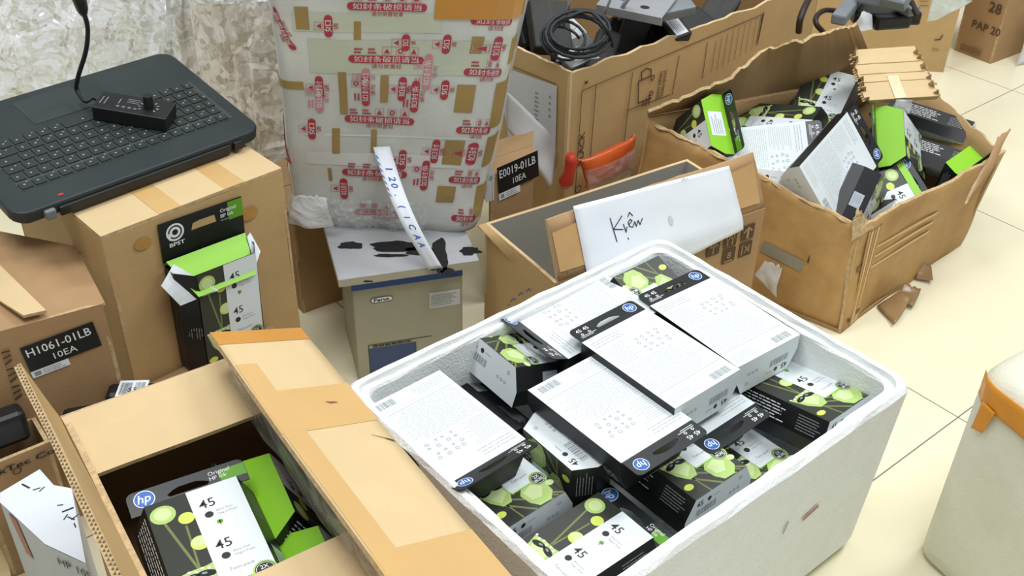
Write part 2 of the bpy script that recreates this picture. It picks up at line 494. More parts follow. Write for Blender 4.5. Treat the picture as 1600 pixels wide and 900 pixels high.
def front_art(mb, S, w_, h, dull=False):
    """green bulbs and dark flower on the left, white panel with two 45s on the right"""
    e = 0.0001
    mb.rect(S, 0, 0, w_, h, 'print_dark', e=e)
    e = 0.00025

    def uv(a, b): return (a * w_, (1 - b) * h)
    lay = [0]

    def ball(a, b, r, m, sx=1.0, sy=1.0, ang=0.0):
        lay[0] += 1; u, v = uv(a, b); mb.disc(S, u, v, r * w_, m, e + lay[0] * 0.00002, sx, sy, ang)
    for a0, b0, a1, b1, wd in ((0.12, 0.14, 0.30, 0.62, .018), (0.33, 0.26, 0.30, 0.66, .014), (0.36, 0.74, 0.98, 0.99, .02),
                               (0.30, 0.78, 0.80, 0.995, .02), (0.2, 0.80, 0.52, 0.995, .02), (0.30, 0.70, 0.90, 0.99, .012), (0.26, 0.8, 0.3, 0.995, .014)):
        mb.line(S, [uv(a0, b0), uv(a1, b1)], wd * w_ * 1.6, 'stem', e - 0.0001)
    ball(0.15, 0.115, 0.135, 'ball_green'); ball(0.15, 0.11, 0.10, 'ball_pale', 0.9, 0.9)
    ball(0.36, 0.20, 0.085, 'ball_yellow'); ball(0.40, 0.42, 0.10, 'ball_yellow'); ball(0.39, 0.41, 0.07, 'ball_pale')
    # flower cup with a dark winged heart
    mb.poly(S, [uv(*p) for p in ((0.05, .62), (0.20, .60), (0.36, .60), (0.50, .585), (0.46, .74), (0.36, .83), (0.22, .83), (0.12, .75))], 'ball_green', e)
    mb.poly(S, [uv(*p) for p in ((0.10, .66), (0.40, .63), (0.40, .74), (0.24, .80))], 'ball_pale', e + 0.0001)
    for sx in (-1, 1):
        u, v = uv(0.27 + sx * 0.085, 0.655); mb.disc(S, u, v, 0.095 * w_, 'oil_black', e + 0.0002, 1.0, 0.48, sx * -0.25)
        u, v = uv(0.27 + sx * 0.06, 0.648); mb.disc(S, u, v, 0.03 * w_, 'ink_mid', e + 0.0003, 1.0, 0.5, sx * -0.25)
    for i in range(7):
        u, v = uv(0.06 + i * 0.066, 0.61 + 0.012 * (i % 2)); mb.disc(S, u, v, 0.018 * w_, 'text_white', e + 0.0003, n=8)
    ball(0.10, 0.88, 0.075, 'ball_yellow', 1, .7)
    mb.poly(S, [uv(*p) for p in ((0.50, .83), (0.62, .76), (0.84, .76), (0.92, .83), (0.90, .93), (0.78, .99), (0.60, .985), (0.52, .92))], 'ball_green', e)
    mb.poly(S, [uv(*p) for p in ((0.56, .82), (0.74, .79), (0.84, .85), (0.72, .93), (0.58, .91))], 'ball_pale', e + 0.0001)
    ball(0.96, 0.86, 0.06, 'ball_pale', 1, .8)
    # white panel
    e = 0.0005
    mb.rect(S, 0.44 * w_, 0.22 * h, 0.56 * w_, 0.78 * h, 'print_white', e=e)
    mb.rect(S, 0.44 * w_, 0.215 * h, 0.56 * w_, 0.010 * h, 'lime', e=e + 0.00005)
    e = 0.0006
    for k in (0, 1):
        y = 0.10 + 0.345 * k
        mb.text(S, '45', *uv(0.52, y + 0.075), 0.070 * h, 'ink_dark', e=e, bold=0.004)
        u, v = uv(0.585, y + 0.135); mb.disc(S, u, v, 0.046 * w_, 'ink_dark', e)
        for j, t in enumerate(('Black Noir', 'Negro Preto')):
            mb.text(S, t, *uv(0.67, y + 0.128 + j * 0.03), 0.016 * h, 'text_grey', e=e)
    u, v = uv(0.66, 0.315); mb.rect(S, u - .03 * w_, v - .002, .06 * w_, .004 * h / .15, 'lime_deep', e=e); mb.rect(S, u - .006 * w_, v - .0045, .012 * w_, .0075, 'lime_deep', e=e)
    mb.text(S, 'Twin-pack', *uv(0.56, 0.70), 0.024 * h, 'text_grey', e=e)
    badge2x(mb, S, *uv(0.885, 0.775), 0.105 * w_, e)


def back_art(mb, S, w_, h):
    """white back: header lines, pictograms, tables of fine print, bar code"""
    e = 0.0001
    mb.rect(S, 0, 0, w_, h, 'print_white', e=e)
    e = 0.0002
    mb.scribble(S, 0.05 * w_, 0.86 * h, 0.55 * w_, 0.09 * h, 'ink_grey', 3, 1, 0.30, e)
    rg = random.Random(5)
    for i in range(16):
        u, v = w_ * (0.50 + 0.10 * (i % 4) + rg.uniform(-.015, .015)), h * (0.60 + 0.055 * (i // 4) + rg.uniform(-.006, .006))
        k = rg.random()
        if k < .4: mb.ring(S, u, v, 0.012 * w_, 0.026 * w_, 'ink_grey', e, n=8)
        elif k < .7: mb.rect(S, u - .02 * w_, v - .015 * w_, .04 * w_, .03 * w_, 'ink_grey', rg.uniform(-.5, .5), e)
        else: mb.poly(S, [(u - .024 * w_, v - .016 * w_), (u + .024 * w_, v - .016 * w_), (u, v + .026 * w_)], 'ink_grey', e)
    mb.scribble(S, 0.05 * w_, 0.58 * h, 0.38 * w_, 0.25 * h, 'ink_grey', 11, 2, 0.22, e)
    mb.scribble(S, 0.05 * w_, 0.20 * h, 0.9 * w_, 0.36 * h, 'ink_grey', 17, 3, 0.20, e)
    mb.line(S, [(0.05 * w_, 0.185 * h), (0.95 * w_, 0.185 * h)], 0.0005, 'ink_mid', e)
    mb.line(S, [(0.05 * w_, 0.15 * h), (0.95 * w_, 0.15 * h)], 0.0004, 'ink_grey', e)
    mb.scribble(S, 0.05 * w_, 0.04 * h, 0.45 * w_, 0.09 * h, 'ink_grey', 5, 4, 0.25, e)
    mb.barcode(S, 0.66 * w_, 0.035 * h, 0.26 * w_, 0.07 * h, 'ink_mid', 6, e)


def ink_hex(x0=None):
    return [(-IW / 2, 0), (IW / 2, 0), (IW / 2, IC), (IW / 2 - ICH, ID), (-IW / 2 + ICH, ID), (-IW / 2, IC)]


def ink_body(top='print_black', end_label=False):
    mb = MB(); hx = ink_hex()
    lo = [V((x, 0, z)) for x, z in hx]; hi = [V((x, IL, z)) for x, z in hx]
    ms = ['print_white', 'print_black', 'print_black', 'print_dark', 'print_black', 'print_black']
    for j in range(6):
        q = (j + 1) % 6; mb.add([lo[j], hi[j], hi[q], lo[q]], [(0, 1, 2, 3)], ms[j])
    mb.add(lo, [tuple(range(6))], 'print_white'); mb.add(hi, [tuple(reversed(range(6)))], top)
    F = Plane((-IW / 2 + ICH, 0, ID), (1, 0, 0), (0, 1, 0)); front_art(mb, F, IWF, IL)
    B = Plane((IW / 2, 0, 0), (-1, 0, 0), (0, 1, 0)); back_art(mb, B, IW, IL)
    E_ = Plane((-IW / 2, 0, 0), (1, 0, 0), (0, 0, 1))
    mb.text(E_, '45', 0.017, ID * 0.70, 0.0085, 'ink_dark', bold=0.004); mb.disc(E_, 0.039, ID * 0.77, 0.0034, 'ink_dark')
    mb.rect(E_, 0.045, ID * 0.76, 0.012, 0.0015, 'ink_grey')
    mb.barcode(E_, 0.018, ID * 0.40, 0.034, 0.0105, 'ink_mid', 3)
    for i in range(3): mb.ring(E_, 0.078 + i * 0.007, ID * 0.45, 0.0014, 0.0022, 'ink_mid', n=8)
    mb.ring(E_, 0.094, ID * 0.75, 0.0018, 0.0026, 'ink_mid', n=10)
    T = Plane((IW / 2, IL, 0), (-1, 0, 0), (0, 0, 1))
    if end_label:
        mb.rect(T, IW * 0.30, ID * 0.22, IW * 0.40, ID * 0.62, 'print_white', e=0.0003)
        mb.scribble(T, IW * 0.33, ID * 0.30, IW * 0.34, ID * 0.46, 'ink_mid', 5, 9, 0.3, 0.0005)
    # long black sides: blocks of white small print, a silver seal on the right one
    for sgn in (-1, 1):
        dz = V((-sgn * ICH, 0, ID - IC)); ln = dz.length
        if sgn < 0: S = Plane((-IW / 2, IL, IC), (0, -1, 0), dz)
        else: S = Plane((IW / 2, 0, IC), (0, 1, 0), dz)
        if sgn < 0:
            mb.scribble(S, 0.010, ln * 0.12, 0.094, ln * 0.75, 'text_white', 6, 11, 0.34, 0.0002)
            mb.scribble(S, 0.118, ln * 0.12, 0.036, ln * 0.7, 'text_grey', 6, 12, 0.30, 0.0002)
        else:
            S2 = Plane((IW / 2, 0, 0), (0, 1, 0), (0, 0, 1))
            mb.rect(S, 0.046, ln * 0.05, 0.026, ln * 0.62, 'silver_sticker', e=0.0003)
            mb.scribble(S, 0.050, ln * 0.12, 0.018, ln * 0.45, 'ink_mid', 4, 13, 0.3, 0.0004)
            mb.scribble(S, 0.110, ln * 0.1, 0.045, ln * 0.7, 'text_grey', 6, 14, 0.28, 0.0002)
    return mb


def ink_tab():
    """thin hang tab that carries on from the box back: round-cornered, with a hang slot"""
    mb = MB(); t = 0.0011; r = 0.007; y0, y1 = IL, IL + ITAB; x0, x1 = -IW / 2 + 0.001, IW / 2 - 0.001
    sy0, sy1, sx = y0 + ITAB * 0.36, y0 + ITAB * 0.66, 0.0185
    out = [(x0, y0), (x1, y0)] + [(x1 - r + r * math.cos(a), y1 - r + r * math.sin(a)) for a in (0, PI / 6, PI / 3, PI / 2)] + \
          [(x0 + r + r * math.cos(a), y1 - r + r * math.sin(a)) for a in (PI / 2, 2 * PI / 3, 5 * PI / 6, PI)]
    hole = [(-sx, sy0), (sx, sy0), (sx + 0.002, sy0 + .003), (sx - 0.004, sy1 - 0.002), (0.008, sy1), (-0.008, sy1), (-sx + 0.004, sy1 - 0.002), (-sx - 0.002, sy0 + .003)]
    bm = bmesh.new()
    for P in (out, hole):
        vs = [bm.verts.new((x, y, 0)) for x, y in P]
        for i in range(len(vs)): bm.edges.new((vs[i], vs[(i + 1) % len(vs)]))
    bmesh.ops.triangle_fill(bm, edges=bm.edges[:], use_beauty=True)
    fs = bm.faces[:]
    for f in fs:
        if f.normal.z < 0: f.normal_flip()
    ex = bmesh.ops.extrude_face_region(bm, geom=fs)
    for g in ex['geom']:
        if isinstance(g, bmesh.types.BMVert): g.co.z += t
    bm.verts.index_update()
    mb.add([v.co.copy() for v in bm.verts], [[v.index for v in f.verts] for f in bm.faces], 'tab_black'); bm.free()
    F = Plane((x0, y0, t), (1, 0, 0), (0, 1, 0)); wd = x1 - x0
    hp_logo(mb, F, 0.016, 0.0165, 0.0098)
    mb.rect(F, wd - 0.026, 0.008, 0.0255, 0.014, 'lime_deep', e=0.0002)
    mb.text(F, 'Original', wd - 0.036, 0.0185, 0.0045, 'text_white', e=0.0004, w_=0.021); mb.text(F, 'HP Ink', wd - 0.036, 0.0125, 0.0045, 'text_white', e=0.0004, w_=0.017)
    B = Plane((x1, y0, 0), (-1, 0, 0), (0, 1, 0))
    hp_logo(mb, B, wd - 0.015, 0.0155, 0.0092)
    for k in (0, 1):
        mb.text(B, '45', 0.007 + 0.012 * k, 0.0165, 0.0062, 'text_white', bold=0.01)
        mb.ring(B, 0.011 + 0.012 * k, 0.0115, 0.0012, 0.0022, 'text_white', n=8)
    mb.scribble(B, 0.006, 0.0045, 0.026, 0.005, 'text_white', 2, 15, 0.4)
    return mb


_protos = {}
INK_GROUP = {'foam': 'ink boxes packed in the foam box', 'torn': 'ink boxes heaped in the torn carton', 'carton': 'ink boxes in the open flap carton'}


def ink(label, where, up, front, P, anchor=(0, 0, 0), kind='black', bend=0.0, lift=0.0):
    """one boxed twin pack; local anchor point is brought to the world point P"""
    up = V(up).normalized(); fr = V(front); fr = (fr - up * fr.dot(up)).normalized(); xx = up.cross(fr)
    R = Matrix((xx, up, fr)).transposed(); loc = V(P) - R @ V(anchor)
    root = bpy.data.objects.new('ink_cartridge_box', None); C.objects.link(root); root.empty_display_size = 0.03
    if kind not in _protos:
        b = ink_body({'black': 'print_black', 'green': 'lime', 'label': 'lime'}[kind], kind == 'label').build('carton_body')
        if 'tab' not in _protos:
            _protos['tab'] = ink_tab().build('hang_tab'); t = _protos['tab']
        else:
            t = _protos['tab'].copy(); C.objects.link(t)
        _protos[kind] = b
    else:
        b = _protos[kind].copy(); C.objects.link(b)
        t = _protos['tab'].copy(); C.objects.link(t)
    b.parent = root; t.parent = root
    t.matrix_basis = Matrix.Translation((0, IL, lift)) @ Matrix.Rotation(math.radians(bend), 4, 'X') @ Matrix.Translation((0, -IL, 0))
    root.matrix_world = Matrix.Translation(loc) @ R.to_4x4()
    root['label'] = label; root['category'] = 'ink box'; root['group'] = INK_GROUP[where]
    return root


FR = (0, 0, ID)
CB, CF = (0, IL / 2, 0), (0, IL / 2, ID)      # centres of back and front


def flat(label, where, face, upaz, px, py, z, anchor, el=0.0, roll=0.0, kind='black', bend=0.0, lift=0.0):
    up = az(upaz, el); side = az(upaz - 90, roll)
    n = side.cross(up)
    if n.z < 0: n = -n
    return ink(label, where, up, n if face == 'front' else -n, at(px, py, z), anchor, kind, bend, lift)


# ------------------------------------------------------------------ foam box in front
FZ = 0.28
Lc, Bc, Rc = at(535, 600, FZ), at(1035, 365, FZ), at(1430, 600, FZ)
fcen = (Lc + Rc) / 2; fux = (Bc - Lc).normalized(); fuy = (Bc - Rc); fuy = (fuy - fux * fuy.dot(fux)).normalized()
FHX, FHY = (Bc - Lc).length / 2, (Bc - Rc).length / 2


def rrect(c, ux, uy, hx, hy, z, r, seg=5, n=14):
    """rounded rectangle loop with points along its sides"""
    P = []
    cs = [(hx - r, hy - r, 0), (-hx + r, hy - r, PI / 2), (-hx + r, -hy + r, PI), (hx - r, -hy + r, 1.5 * PI)]
    for i, (a, b, t0) in enumerate(cs):
        for k in range(seg + 1):
            t = t0 + PI / 2 * k / seg; P.append((a + r * math.cos(t), b + r * math.sin(t)))
        a2, b2, t1 = cs[(i + 1) % 4]; s0 = P[-1]; s1 = (a2 + r * math.cos(t1), b2 + r * math.sin(t1))
        for k in range(1, n): P.append((s0[0] + (s1[0] - s0[0]) * k / n, s0[1] + (s1[1] - s0[1]) * k / n))
    return [V((c[0], c[1], 0)) + ux * a + uy * b + Z * z for a, b in P]


def foam_tub(mb, c, ux, uy, hx, hy, h, wall, taper, m, rough=0.0022):
    L = [(taper + 0.03, 0, .03), (taper + 0.006, 0.006, .035), (taper, 0.022, .04), (taper * 0.4, h * 0.6, .03), (0.0, h - 0.006, .022), (0.004, h, .022),
         (wall * 0.52, h - 0.001, .02), (wall * 0.56, h - 0.008, .02), (wall * 0.93, h - 0.008, .018), (wall, h - 0.012, .016), (wall + 0.004, 0.05, .02), (wall + 0.012, 0.034, .02)]
    loops = []
    for i, (ins, z, r) in enumerate(L):
        lp = rrect(c, ux, uy, hx - ins, hy - ins, z, max(r, .012))
        if rough and i >= 3:
            lp = [p + V((nz(p, 45, i), nz(p, 45, i + 9), nz(p, 45, i + 17) * (1 if i > 3 else 0))) * rough * (1.0 if i < 10 else 0.3) for p in lp]
        loops.append(lp)
    mb.loft(loops, m, smooth=False)


root = thing('foam_box', 'white polystyrene foam box without a lid, filled with boxed ink packs', 'foam box', (fcen.x, fcen.y, 0))
mb = MB(); foam_tub(mb, fcen, fux, fuy, FHX, FHY, FZ, 0.021, 0.008, 'foam')
# outer face towards the viewer: stain marks
SF = Plane(fcen - fuy * (FHY - 0.009) - fux * FHX + Z * (0.17 - fcen.z), fux, Z)
mk = mb
SW = Plane(V((fcen.x, fcen.y, 0)) - fuy * (FHY - 0.0055), fux, Z + fuy * -0.02)
for px, py, dx, dy, wd, m in ((1222, 832, 8, -18, .0025, 'dirt'), (1254, 810, 22, -20, .006, 'red_soft')):
    a = SW.pick(px, py); b = SW.pick(px + dx, py + dy); mk.line(SW, [a, b], wd, m, e=0.0017)
SR = Plane(V((fcen.x, fcen.y, FZ)), fux, fuy)
# black hand lettering on the rim at the back left
for px, py, k in ((800, 470, 1), (812, 461, 1), (824, 455, 2), (871, 436, 0), (886, 428, 0), (897, 422, 0), (795, 478, 0)):
    a = SR.pick(px, py); q = 0.004 if k else 0.002
    mk.line(SR, [(a[0] - q, a[1] - q * .6), (a[0] + q, a[1] + q * .3)], 0.0024 if k else 0.0013, 'pen_black', e=0.0022)
    if k: mk.line(SR, [(a[0], a[1] - q), (a[0] + q * 1.4, a[1] - q * .4)], 0.0018, 'pen_black', e=0.0023)
mb.build('tub', root)

zU, zL = 0.274, 0.221
flat('white backed ink box nearest the flap carton, bar code at its far end', 'foam', 'back', -48.5, 691, 663, zU, CB, bend=-24)
flat('ink box with flower picture up, half under the white box next to the flap carton', 'foam', 'front', 131.5, 838, 797, zL, FR)
flat('ink box with two big 45s, picture up in the foam box front corner', 'foam', 'front', 40, 1021, 840, 0.216, (IWF / 2, IL, ID), lift=.034, bend=8)
flat('white backed ink box in the middle with its black hang tab pointing to the viewer', 'foam', 'back', -49.5, 951, 632, zU, CB)
flat('ink box picture up under the middle hang tab, dark side with white print showing', 'foam', 'front', 130.5, 1128, 755, zL, FR)
flat('white backed ink box half under the central one, hang tab by the front wall', 'foam', 'back', -49, 1160, 679, 0.2225, (0, IL + ITAB, 0))
flat('deepest ink box by the front wall, picture up with one 45 beside its round badge', 'foam', 'front', 131, 1218, 710, 0.168, (IWF * .385, IL * .225, ID))
flat('central white backed ink box, hang tab at its far end and white end face showing', 'foam', 'back', 130.5, 1031, 556, 0.285, CB)
flat('white backed ink box along the right foam wall with hang tab towards the back corner', 'foam', 'back', 127.5, 1131, 500, zU, CB)
flat('ink box in the far corner of the foam box, picture and round badge up', 'foam', 'front', -50, 994, 416, .277, FR, el=-21)
flat('white backed ink box along the back left foam wall, logo tab towards the viewer', 'foam', 'back', 219, 915, 489, 0.267, CB, el=-2, bend=-26)
flat('ink box picture up with its white 45 end facing out over a dark box', 'foam', 'front', 39, 772, 547, 0.270, FR, el=-19)
ink('ink box lying on its side, black side with silver seal up', 'foam', az(-49), az(40), at(752, 617, 0.206), (IW / 2, IL * .5, IC * 1.0))
ink('ink box standing on end with its white bottom up between two white backs', 'foam', V((0, 0, -1)), az(219), at(880, 688, 0.246), (0, 0, ID / 2))
flat('ink box at the right foam wall, picture up, printed dark side facing the viewer', 'foam', 'front', 130.5, 1331, 636, 0.242, FR, el=-10)

# ------------------------------------------------------------------ open cartons
def flutes(mb, A, B, n, t, m='flute'):
    """two rows of little triangular holes along a cut board edge from A to B; n is the board's normal"""
    A, B = V(A), V(B); d = (B - A); L = d.length; d.normalize(); k = int(L / 0.0055); nn = V(n).normalized(); up = nn.cross(d).normalized()
    if up.z < 0: up = -up
    for row in (0, 1):
        for i in range(k):
            o = A + d * ((i + 0.5 * row) * L / k) + nn * (t * (0.12 + 0.40 * row)) + up * 0.0006
            a, b, c = o, o + d * 0.0034, o + d * 0.0017 + nn * t * 0.32
            mb.add([a, b, c], [(0, 1, 2)], m)


# --- carton with raised flaps at the lower left
hz = 0.385
kR0, kR1 = at(470, 517, hz), at(790, 897, hz)          # right hinge
dR = (kR1 - kR0).normalized()
kL0 = at(103, 668, hz); nW = V((-dR.y, dR.x, 0));  # towards the right? fixed below
if (kL0 - kR0).dot(nW) < 0: nW = -nW
wid = (kL0 - kR0).dot(nW)
LEN = 0.46
b0 = kR0; b1 = kR0 + nW * wid; f0 = b0 + dR * LEN; f1 = b1 + dR * LEN
root = flapc = thing('flap_carton', 'open brown carton with taped flaps raised, ink boxes inside, front left of foam box', 'carton', ((b0.x + f1.x) / 2, (b0.y + f1.y) / 2, 0))
mb = MB(); T = 0.006
g = lambda p, z: V((p.x, p.y, z))
for A, B, s_ in ((b0, b1, 1), (b1, f1, 2), (f1, f0, 3), (f0, b0, 4)):
    mb.sheet(quad(g(A, 0), g(B, 0), g(B, hz), g(A, hz), 0.0015, s_), 8, 6, T, 'kraft_brown', 'kraft_inside', 'kraft_edge')
mb.sheet(quad(g(f0, .006), g(f1, .006), g(b1, .006), g(b0, .006)), 1, 1, T, 'kraft_inside')
mb.build('carton_body', root)
# right flap: hinge on the right, free edge raised over the contents
e0, e1 = at(328, 519, 0.432), at(604, 905, 0.432)
eX = (e1 - e0).normalized(); e1 = e0 + eX * LEN
r0 = kR0 + Z * 0.006; r1 = r0 + dR * LEN
mb = MB(); S = mb.sheet(quad(e1, r1, r0, e0, 0.003, 5, 0, 6), 8, 20, 0.005, 'kraft_light', 'kraft_inside', 'kraft_edge', smooth=True)
lu = (r0 - e0).length; lv = LEN; SM = metres(S, lu, lv)
# strips of brown tape across and along the flap
def strip(u0, u1, v0, v1, m, nu=4, nv=12, e=0.0004):
    for i in range(nu):
        for j in range(nv):
            a, b = u0 + (u1 - u0) * i / nu, u0 + (u1 - u0) * (i + 1) / nu; c, d = v0 + (v1 - v0) * j / nv, v0 + (v1 - v0) * (j + 1) / nv
            mb.poly(S, [(a, c), (b, c), (b, d), (a, d)], m, e)
strip(0.0, 1.0, 0.945, 0.998, 'pack_tape', 6, 2)
strip(0.0, 1.0, 0.60, 0.75, 'tape_pale', 6, 4)
strip(0.02, 0.24, 0.08, 0.86, 'tape_pale', 2, 14, 0.0006)
strip(0.0, 1.0, 0.02, 0.22, 'tape_pale', 6, 4)
mb.poly(S, [(0.80, .555), (0.97, .525), (0.985, .515), (0.9, .535), (.82, .55)], 'print_brown', 0.0009)
mb.poly(S, [(0.62, .69), (0.72, .685), (0.74, .68), (.66, .68)], 'print_brown_soft', 0.0009)
mb.build('right_flap', root)
# back flap, folded in level
h0, h1 = g(b0, hz + 0.001) + dR * 0.004 + nW * 0.004, g(b1, hz + 0.001) + dR * 0.004
mb = MB(); mb.sheet(quad(h1 + dR * 0.085 - nW * 0.004 - Z * 0.012, h0 + dR * 0.085 + nW * 0.004 - Z * 0.016, h0, h1, 0.0015, 6), 8, 4, 0.005, 'kraft_light', 'kraft_inside', 'kraft_edge')
mb.build('back_flap', root)
# left flap: stands up and leans out; its cut edge shows the flutes
l0 = g(b1, hz); l1 = g(f1, hz); lp_ = at(190, 895, .455); lean = nW * (lp_ - l0).dot(nW) + Z * (.455 - hz)
mb = MB(); mb.sheet(quad(l1, l0, l0 + lean - dR * 0.012, l1 + lean, 0.002, 8), 12, 4, 0.007, 'kraft', 'kraft_brown', 'kraft_edge')
pn = (l0 - l1).cross(lean).normalized()
flutes(mb, l1 + lean, l0 + lean - dR * 0.012, -pn, 0.007)
mb.build('left_flap', root)
# front flap, folded in level
q0, q1 = g(f0, hz + 0.001) - dR * 0.004 + nW * 0.004, g(f1, hz + 0.001) - dR * 0.004
fe = at(395, 897, hz - 0.01); dd = max(0.05, (q1 - fe).dot(dR))
mb = MB(); mb.sheet(quad(q1, q0, q0 - dR * dd - Z * 0.012, q1 - dR * dd - Z * 0.012, 0.0015, 9), 8, 4, 0.005, 'kraft_light', 'kraft_inside', 'kraft_edge')
mb.build('front_flap', root)

flat('ink box with logo tab and two 45s, picture up in the flap carton', 'carton', 'front', 119, 298, 768, 0.366, (0, IL, ID), lift=.040, bend=10)
flat('ink box with green end towards the picture box, lying turned in the flap carton', 'carton', 'front', 207, 440, 752, 0.350, (0, IL, ID), kind='green', el=62)
flat('ink box with green end nearest the front flap, mostly under the taped flap', 'carton', 'front', 207, 520, 872, 0.345, (0, IL, ID), kind='green', el=62)

# clear film hanging between the raised flap and the boxes
root = flapc
mb = MB(); fa, fbb = e0 + dR * 0.03, e0 + dR * 0.40
lo_ = -Z * 0.075 - V((nW.x, nW.y, 0)) * 0.006
mb.sheet(quad(fbb + lo_, fa + lo_, fa - Z * 0.007, fbb - Z * 0.007, 0.006, 31, 0, 22), 30, 10, 0.0003, 'film_clear', smooth=True)
mb.build('plastic_film', root)

# ------------------------------------------------------------------ tall carton under the laptop
BZ = 0.40
c0 = V((-0.511, 1.135, 0)); cx = V((0.716, 0.698, 0)).normalized(); cy = V((-cx.y, cx.x, 0)); CWD, CDP = 0.265, 0.30


def closed_carton(name, label, o, x, y, wd, dp, h, m='kraft', seed=0, wob=0.002, flapgap=True, seam_tape=None, group=None, mtop=None):
    o, x, y = V(o), V(x).normalized(), V(y).normalized()
    root = thing(name, label, 'carton', o + x * wd / 2 + y * dp / 2, group)
    mb = MB(); a, b, c, d = o, o + x * wd, o + x * wd + y * dp, o + y * dp; T = 0.004
    hh = h - 0.004
    for k, (A, B) in enumerate(((a, b), (b, c), (c, d), (d, a))):
        mb.sheet(quad(A, B, B + Z * hh, A + Z * hh, wob, seed + k), 8, 8, T, m, 'kraft_inside', 'kraft_edge')
    mb.sheet(quad(a + Z * .004, b + Z * .004, c + Z * .004, d + Z * .004), 1, 1, 0.004, m)
    mb.build('carton_body', root)
    m2 = mtop or m
    for k in (0, 1):
        mb = MB(); q0 = a + y * (dp / 2 + 0.0008) * k; q1 = q0 + y * (dp / 2 - 0.0008)
        S = mb.sheet(quad(q0 + Z * h, q0 + x * wd + Z * h, q1 + x * wd + Z * h, q1 + Z * h, wob * 0.5, seed + 9), 8, 4, 0.0038, m2, 'kraft_inside', 'kraft_edge')
        if seam_tape and k == seam_tape[0]:
            for (u0, u1, v0, v1, tm) in seam_tape[1]:
                n = 6
                for i in range(n):
                    p, q = u0 + (u1 - u0) * i / n, u0 + (u1 - u0) * (i + 1) / n
                    mb.poly(S, [(p, v0), (q, v0), (q, v1), (p, v1)], tm, 0.0005)
        mb.build('top_flap', root)
    return root, Plane(o + Z * h, x, Z)


big, SBF = closed_carton('storage_carton', 'tall brown closed carton carrying the laptop base', c0, cx, cy, CWD, CDP, BZ, 'kraft', 1, 0.0015,
                         seam_tape=(0, [(0.30, 0.42, 0, 1, 'tape_pale'), (0.42, 0.66, 0, 1, 'kraft_light'), (0.66, 0.78, 0, 1, 'tape_pale')]), mtop='kraft_light')
for px, py, r in ((222, 380, .011), (388, 333, .013)):
    mb = MB(); u, v = SBF.pick(px, py); mb.disc(SBF, u, v, r, 'glue', 0.0022, 1.1, 0.8, n=14); mb.build('glue_spot', big)

# torn-open display pack stuck to that carton
UB = SBF.x; root = thing('torn_ink_pack', 'opened ink pack with lime top flap stuck to the front of the tall carton', 'ink box', SBF(0.13, -0.23, 0.0))
hw = 0.123; tl = SBF.pick(245, 350); tr = SBF.pick(375, 305); hu = V((tr[0] - tl[0], tr[1] - tl[1])).normalized(); hv = V((-hu.y, hu.x))
HO = SBF(tl[0] - 0.001, tl[1], 0.004); HX = SBF.x * hu.x + Z * hu.y; HY = SBF.x * hv.x + Z * hv.y
HP_ = Plane(HO, HX, HY)       # origin: tab's top left corner; v runs down as negative
TB = 0.058; BL = 0.165; HD = 0.045
mb = MB()
SS = mb.sheet(quad(HP_(0, -TB, 0), HP_(hw, -TB, 0), HP_(hw, 0, 0), HP_(0, 0, 0)), 1, 1, 0.0015, 'print_black')
mb.ring(HP_, 0.022, -0.018, 0.010, 0.0128, 'text_white', n=28); mb.ring(HP_, 0.022, -0.018, 0.0042, 0.0078, 'text_white', n=24)
mb.rect(HP_, 0.0125, -0.028, 0.0028, 0.010, 'text_white')
mb.disc(HP_, 0.022, -0.018, 0.0030, 'print_black', 0.0005)
mb.text(HP_, 'BPST', 0.012, -0.038, 0.0055, 'text_white', w_=0.022, bold=0.02)
mb.poly(HP_, [(0.045, -0.0235), (0.048, -0.014), (0.058, -0.0125), (0.080, -0.0125), (0.082, -0.0235)], 'kraft', 0.0004)
mb.rect(HP_, hw - 0.022, -0.028, 0.022, 0.027, 'lime_deep', e=0.0003)
mb.text(HP_, 'Original', hw - 0.034, -0.013, 0.0052, 'text_white', e=0.0006, w_=0.024, bold=.01); mb.text(HP_, 'BP Ink', hw - 0.034, -0.021, 0.0052, 'text_white', e=0.0006, w_=0.02, bold=.01)
mb.scribble(HP_, hw - .034, -.027, .02, .004, 'text_grey', 1, 2, .4)
mb.rect(HP_, 0, -TB, hw, 0.016, 'lime_deep', e=0.0003) if False else None
mb.build('hang_tab', root)
mb = MB()
bx = [(0.0, 0.0), (hw, 0.0), (hw, HD * .5), (hw - .016, HD), (0.018, HD), (0.0, HD * .5)]
top_, bot_ = [HP_(u, -TB - 0.004, e) for u, e in bx], [HP_(u + .004, -TB - BL, e * .92) for u, e in bx]
for j in range(6):
    q = (j + 1) % 6; mb.add([top_[j], top_[q], bot_[q], bot_[j]], [(3, 2, 1, 0)], 'print_black')
mb.add(bot_, [tuple(range(6))], 'print_white'); 
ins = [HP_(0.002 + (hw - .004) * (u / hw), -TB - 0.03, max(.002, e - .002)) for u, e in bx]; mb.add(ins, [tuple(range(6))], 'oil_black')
FA = Plane(HP_(0.018 + .003, -TB - BL, HD * .95), HX, HY); front_art(mb, Plane(FA.o + FA.n * .003, HX, HY), hw - .034, BL - .004)
sx_ = Plane(HP_(0.004, -TB - 0.03, HD * .48), -HY, HX * 0.018 + HP_.n * HD * .5)
mb.scribble(sx_, .0, .006, .09, .022, 'text_grey', 6, 41, .35, .0008)
sx2 = Plane(HP_(0.002, -TB - 0.03, 0.002), -HY, HP_.n)
mb.line(sx2, [(.01, .010), (.05, .014), (.07, .008), (.10, .015)], .002, 'dark_grey_plastic', e=.001)
mb.build('carton_body', root)
mb = MB()    # lime top flap bent outwards over the front, white dust flap at its left
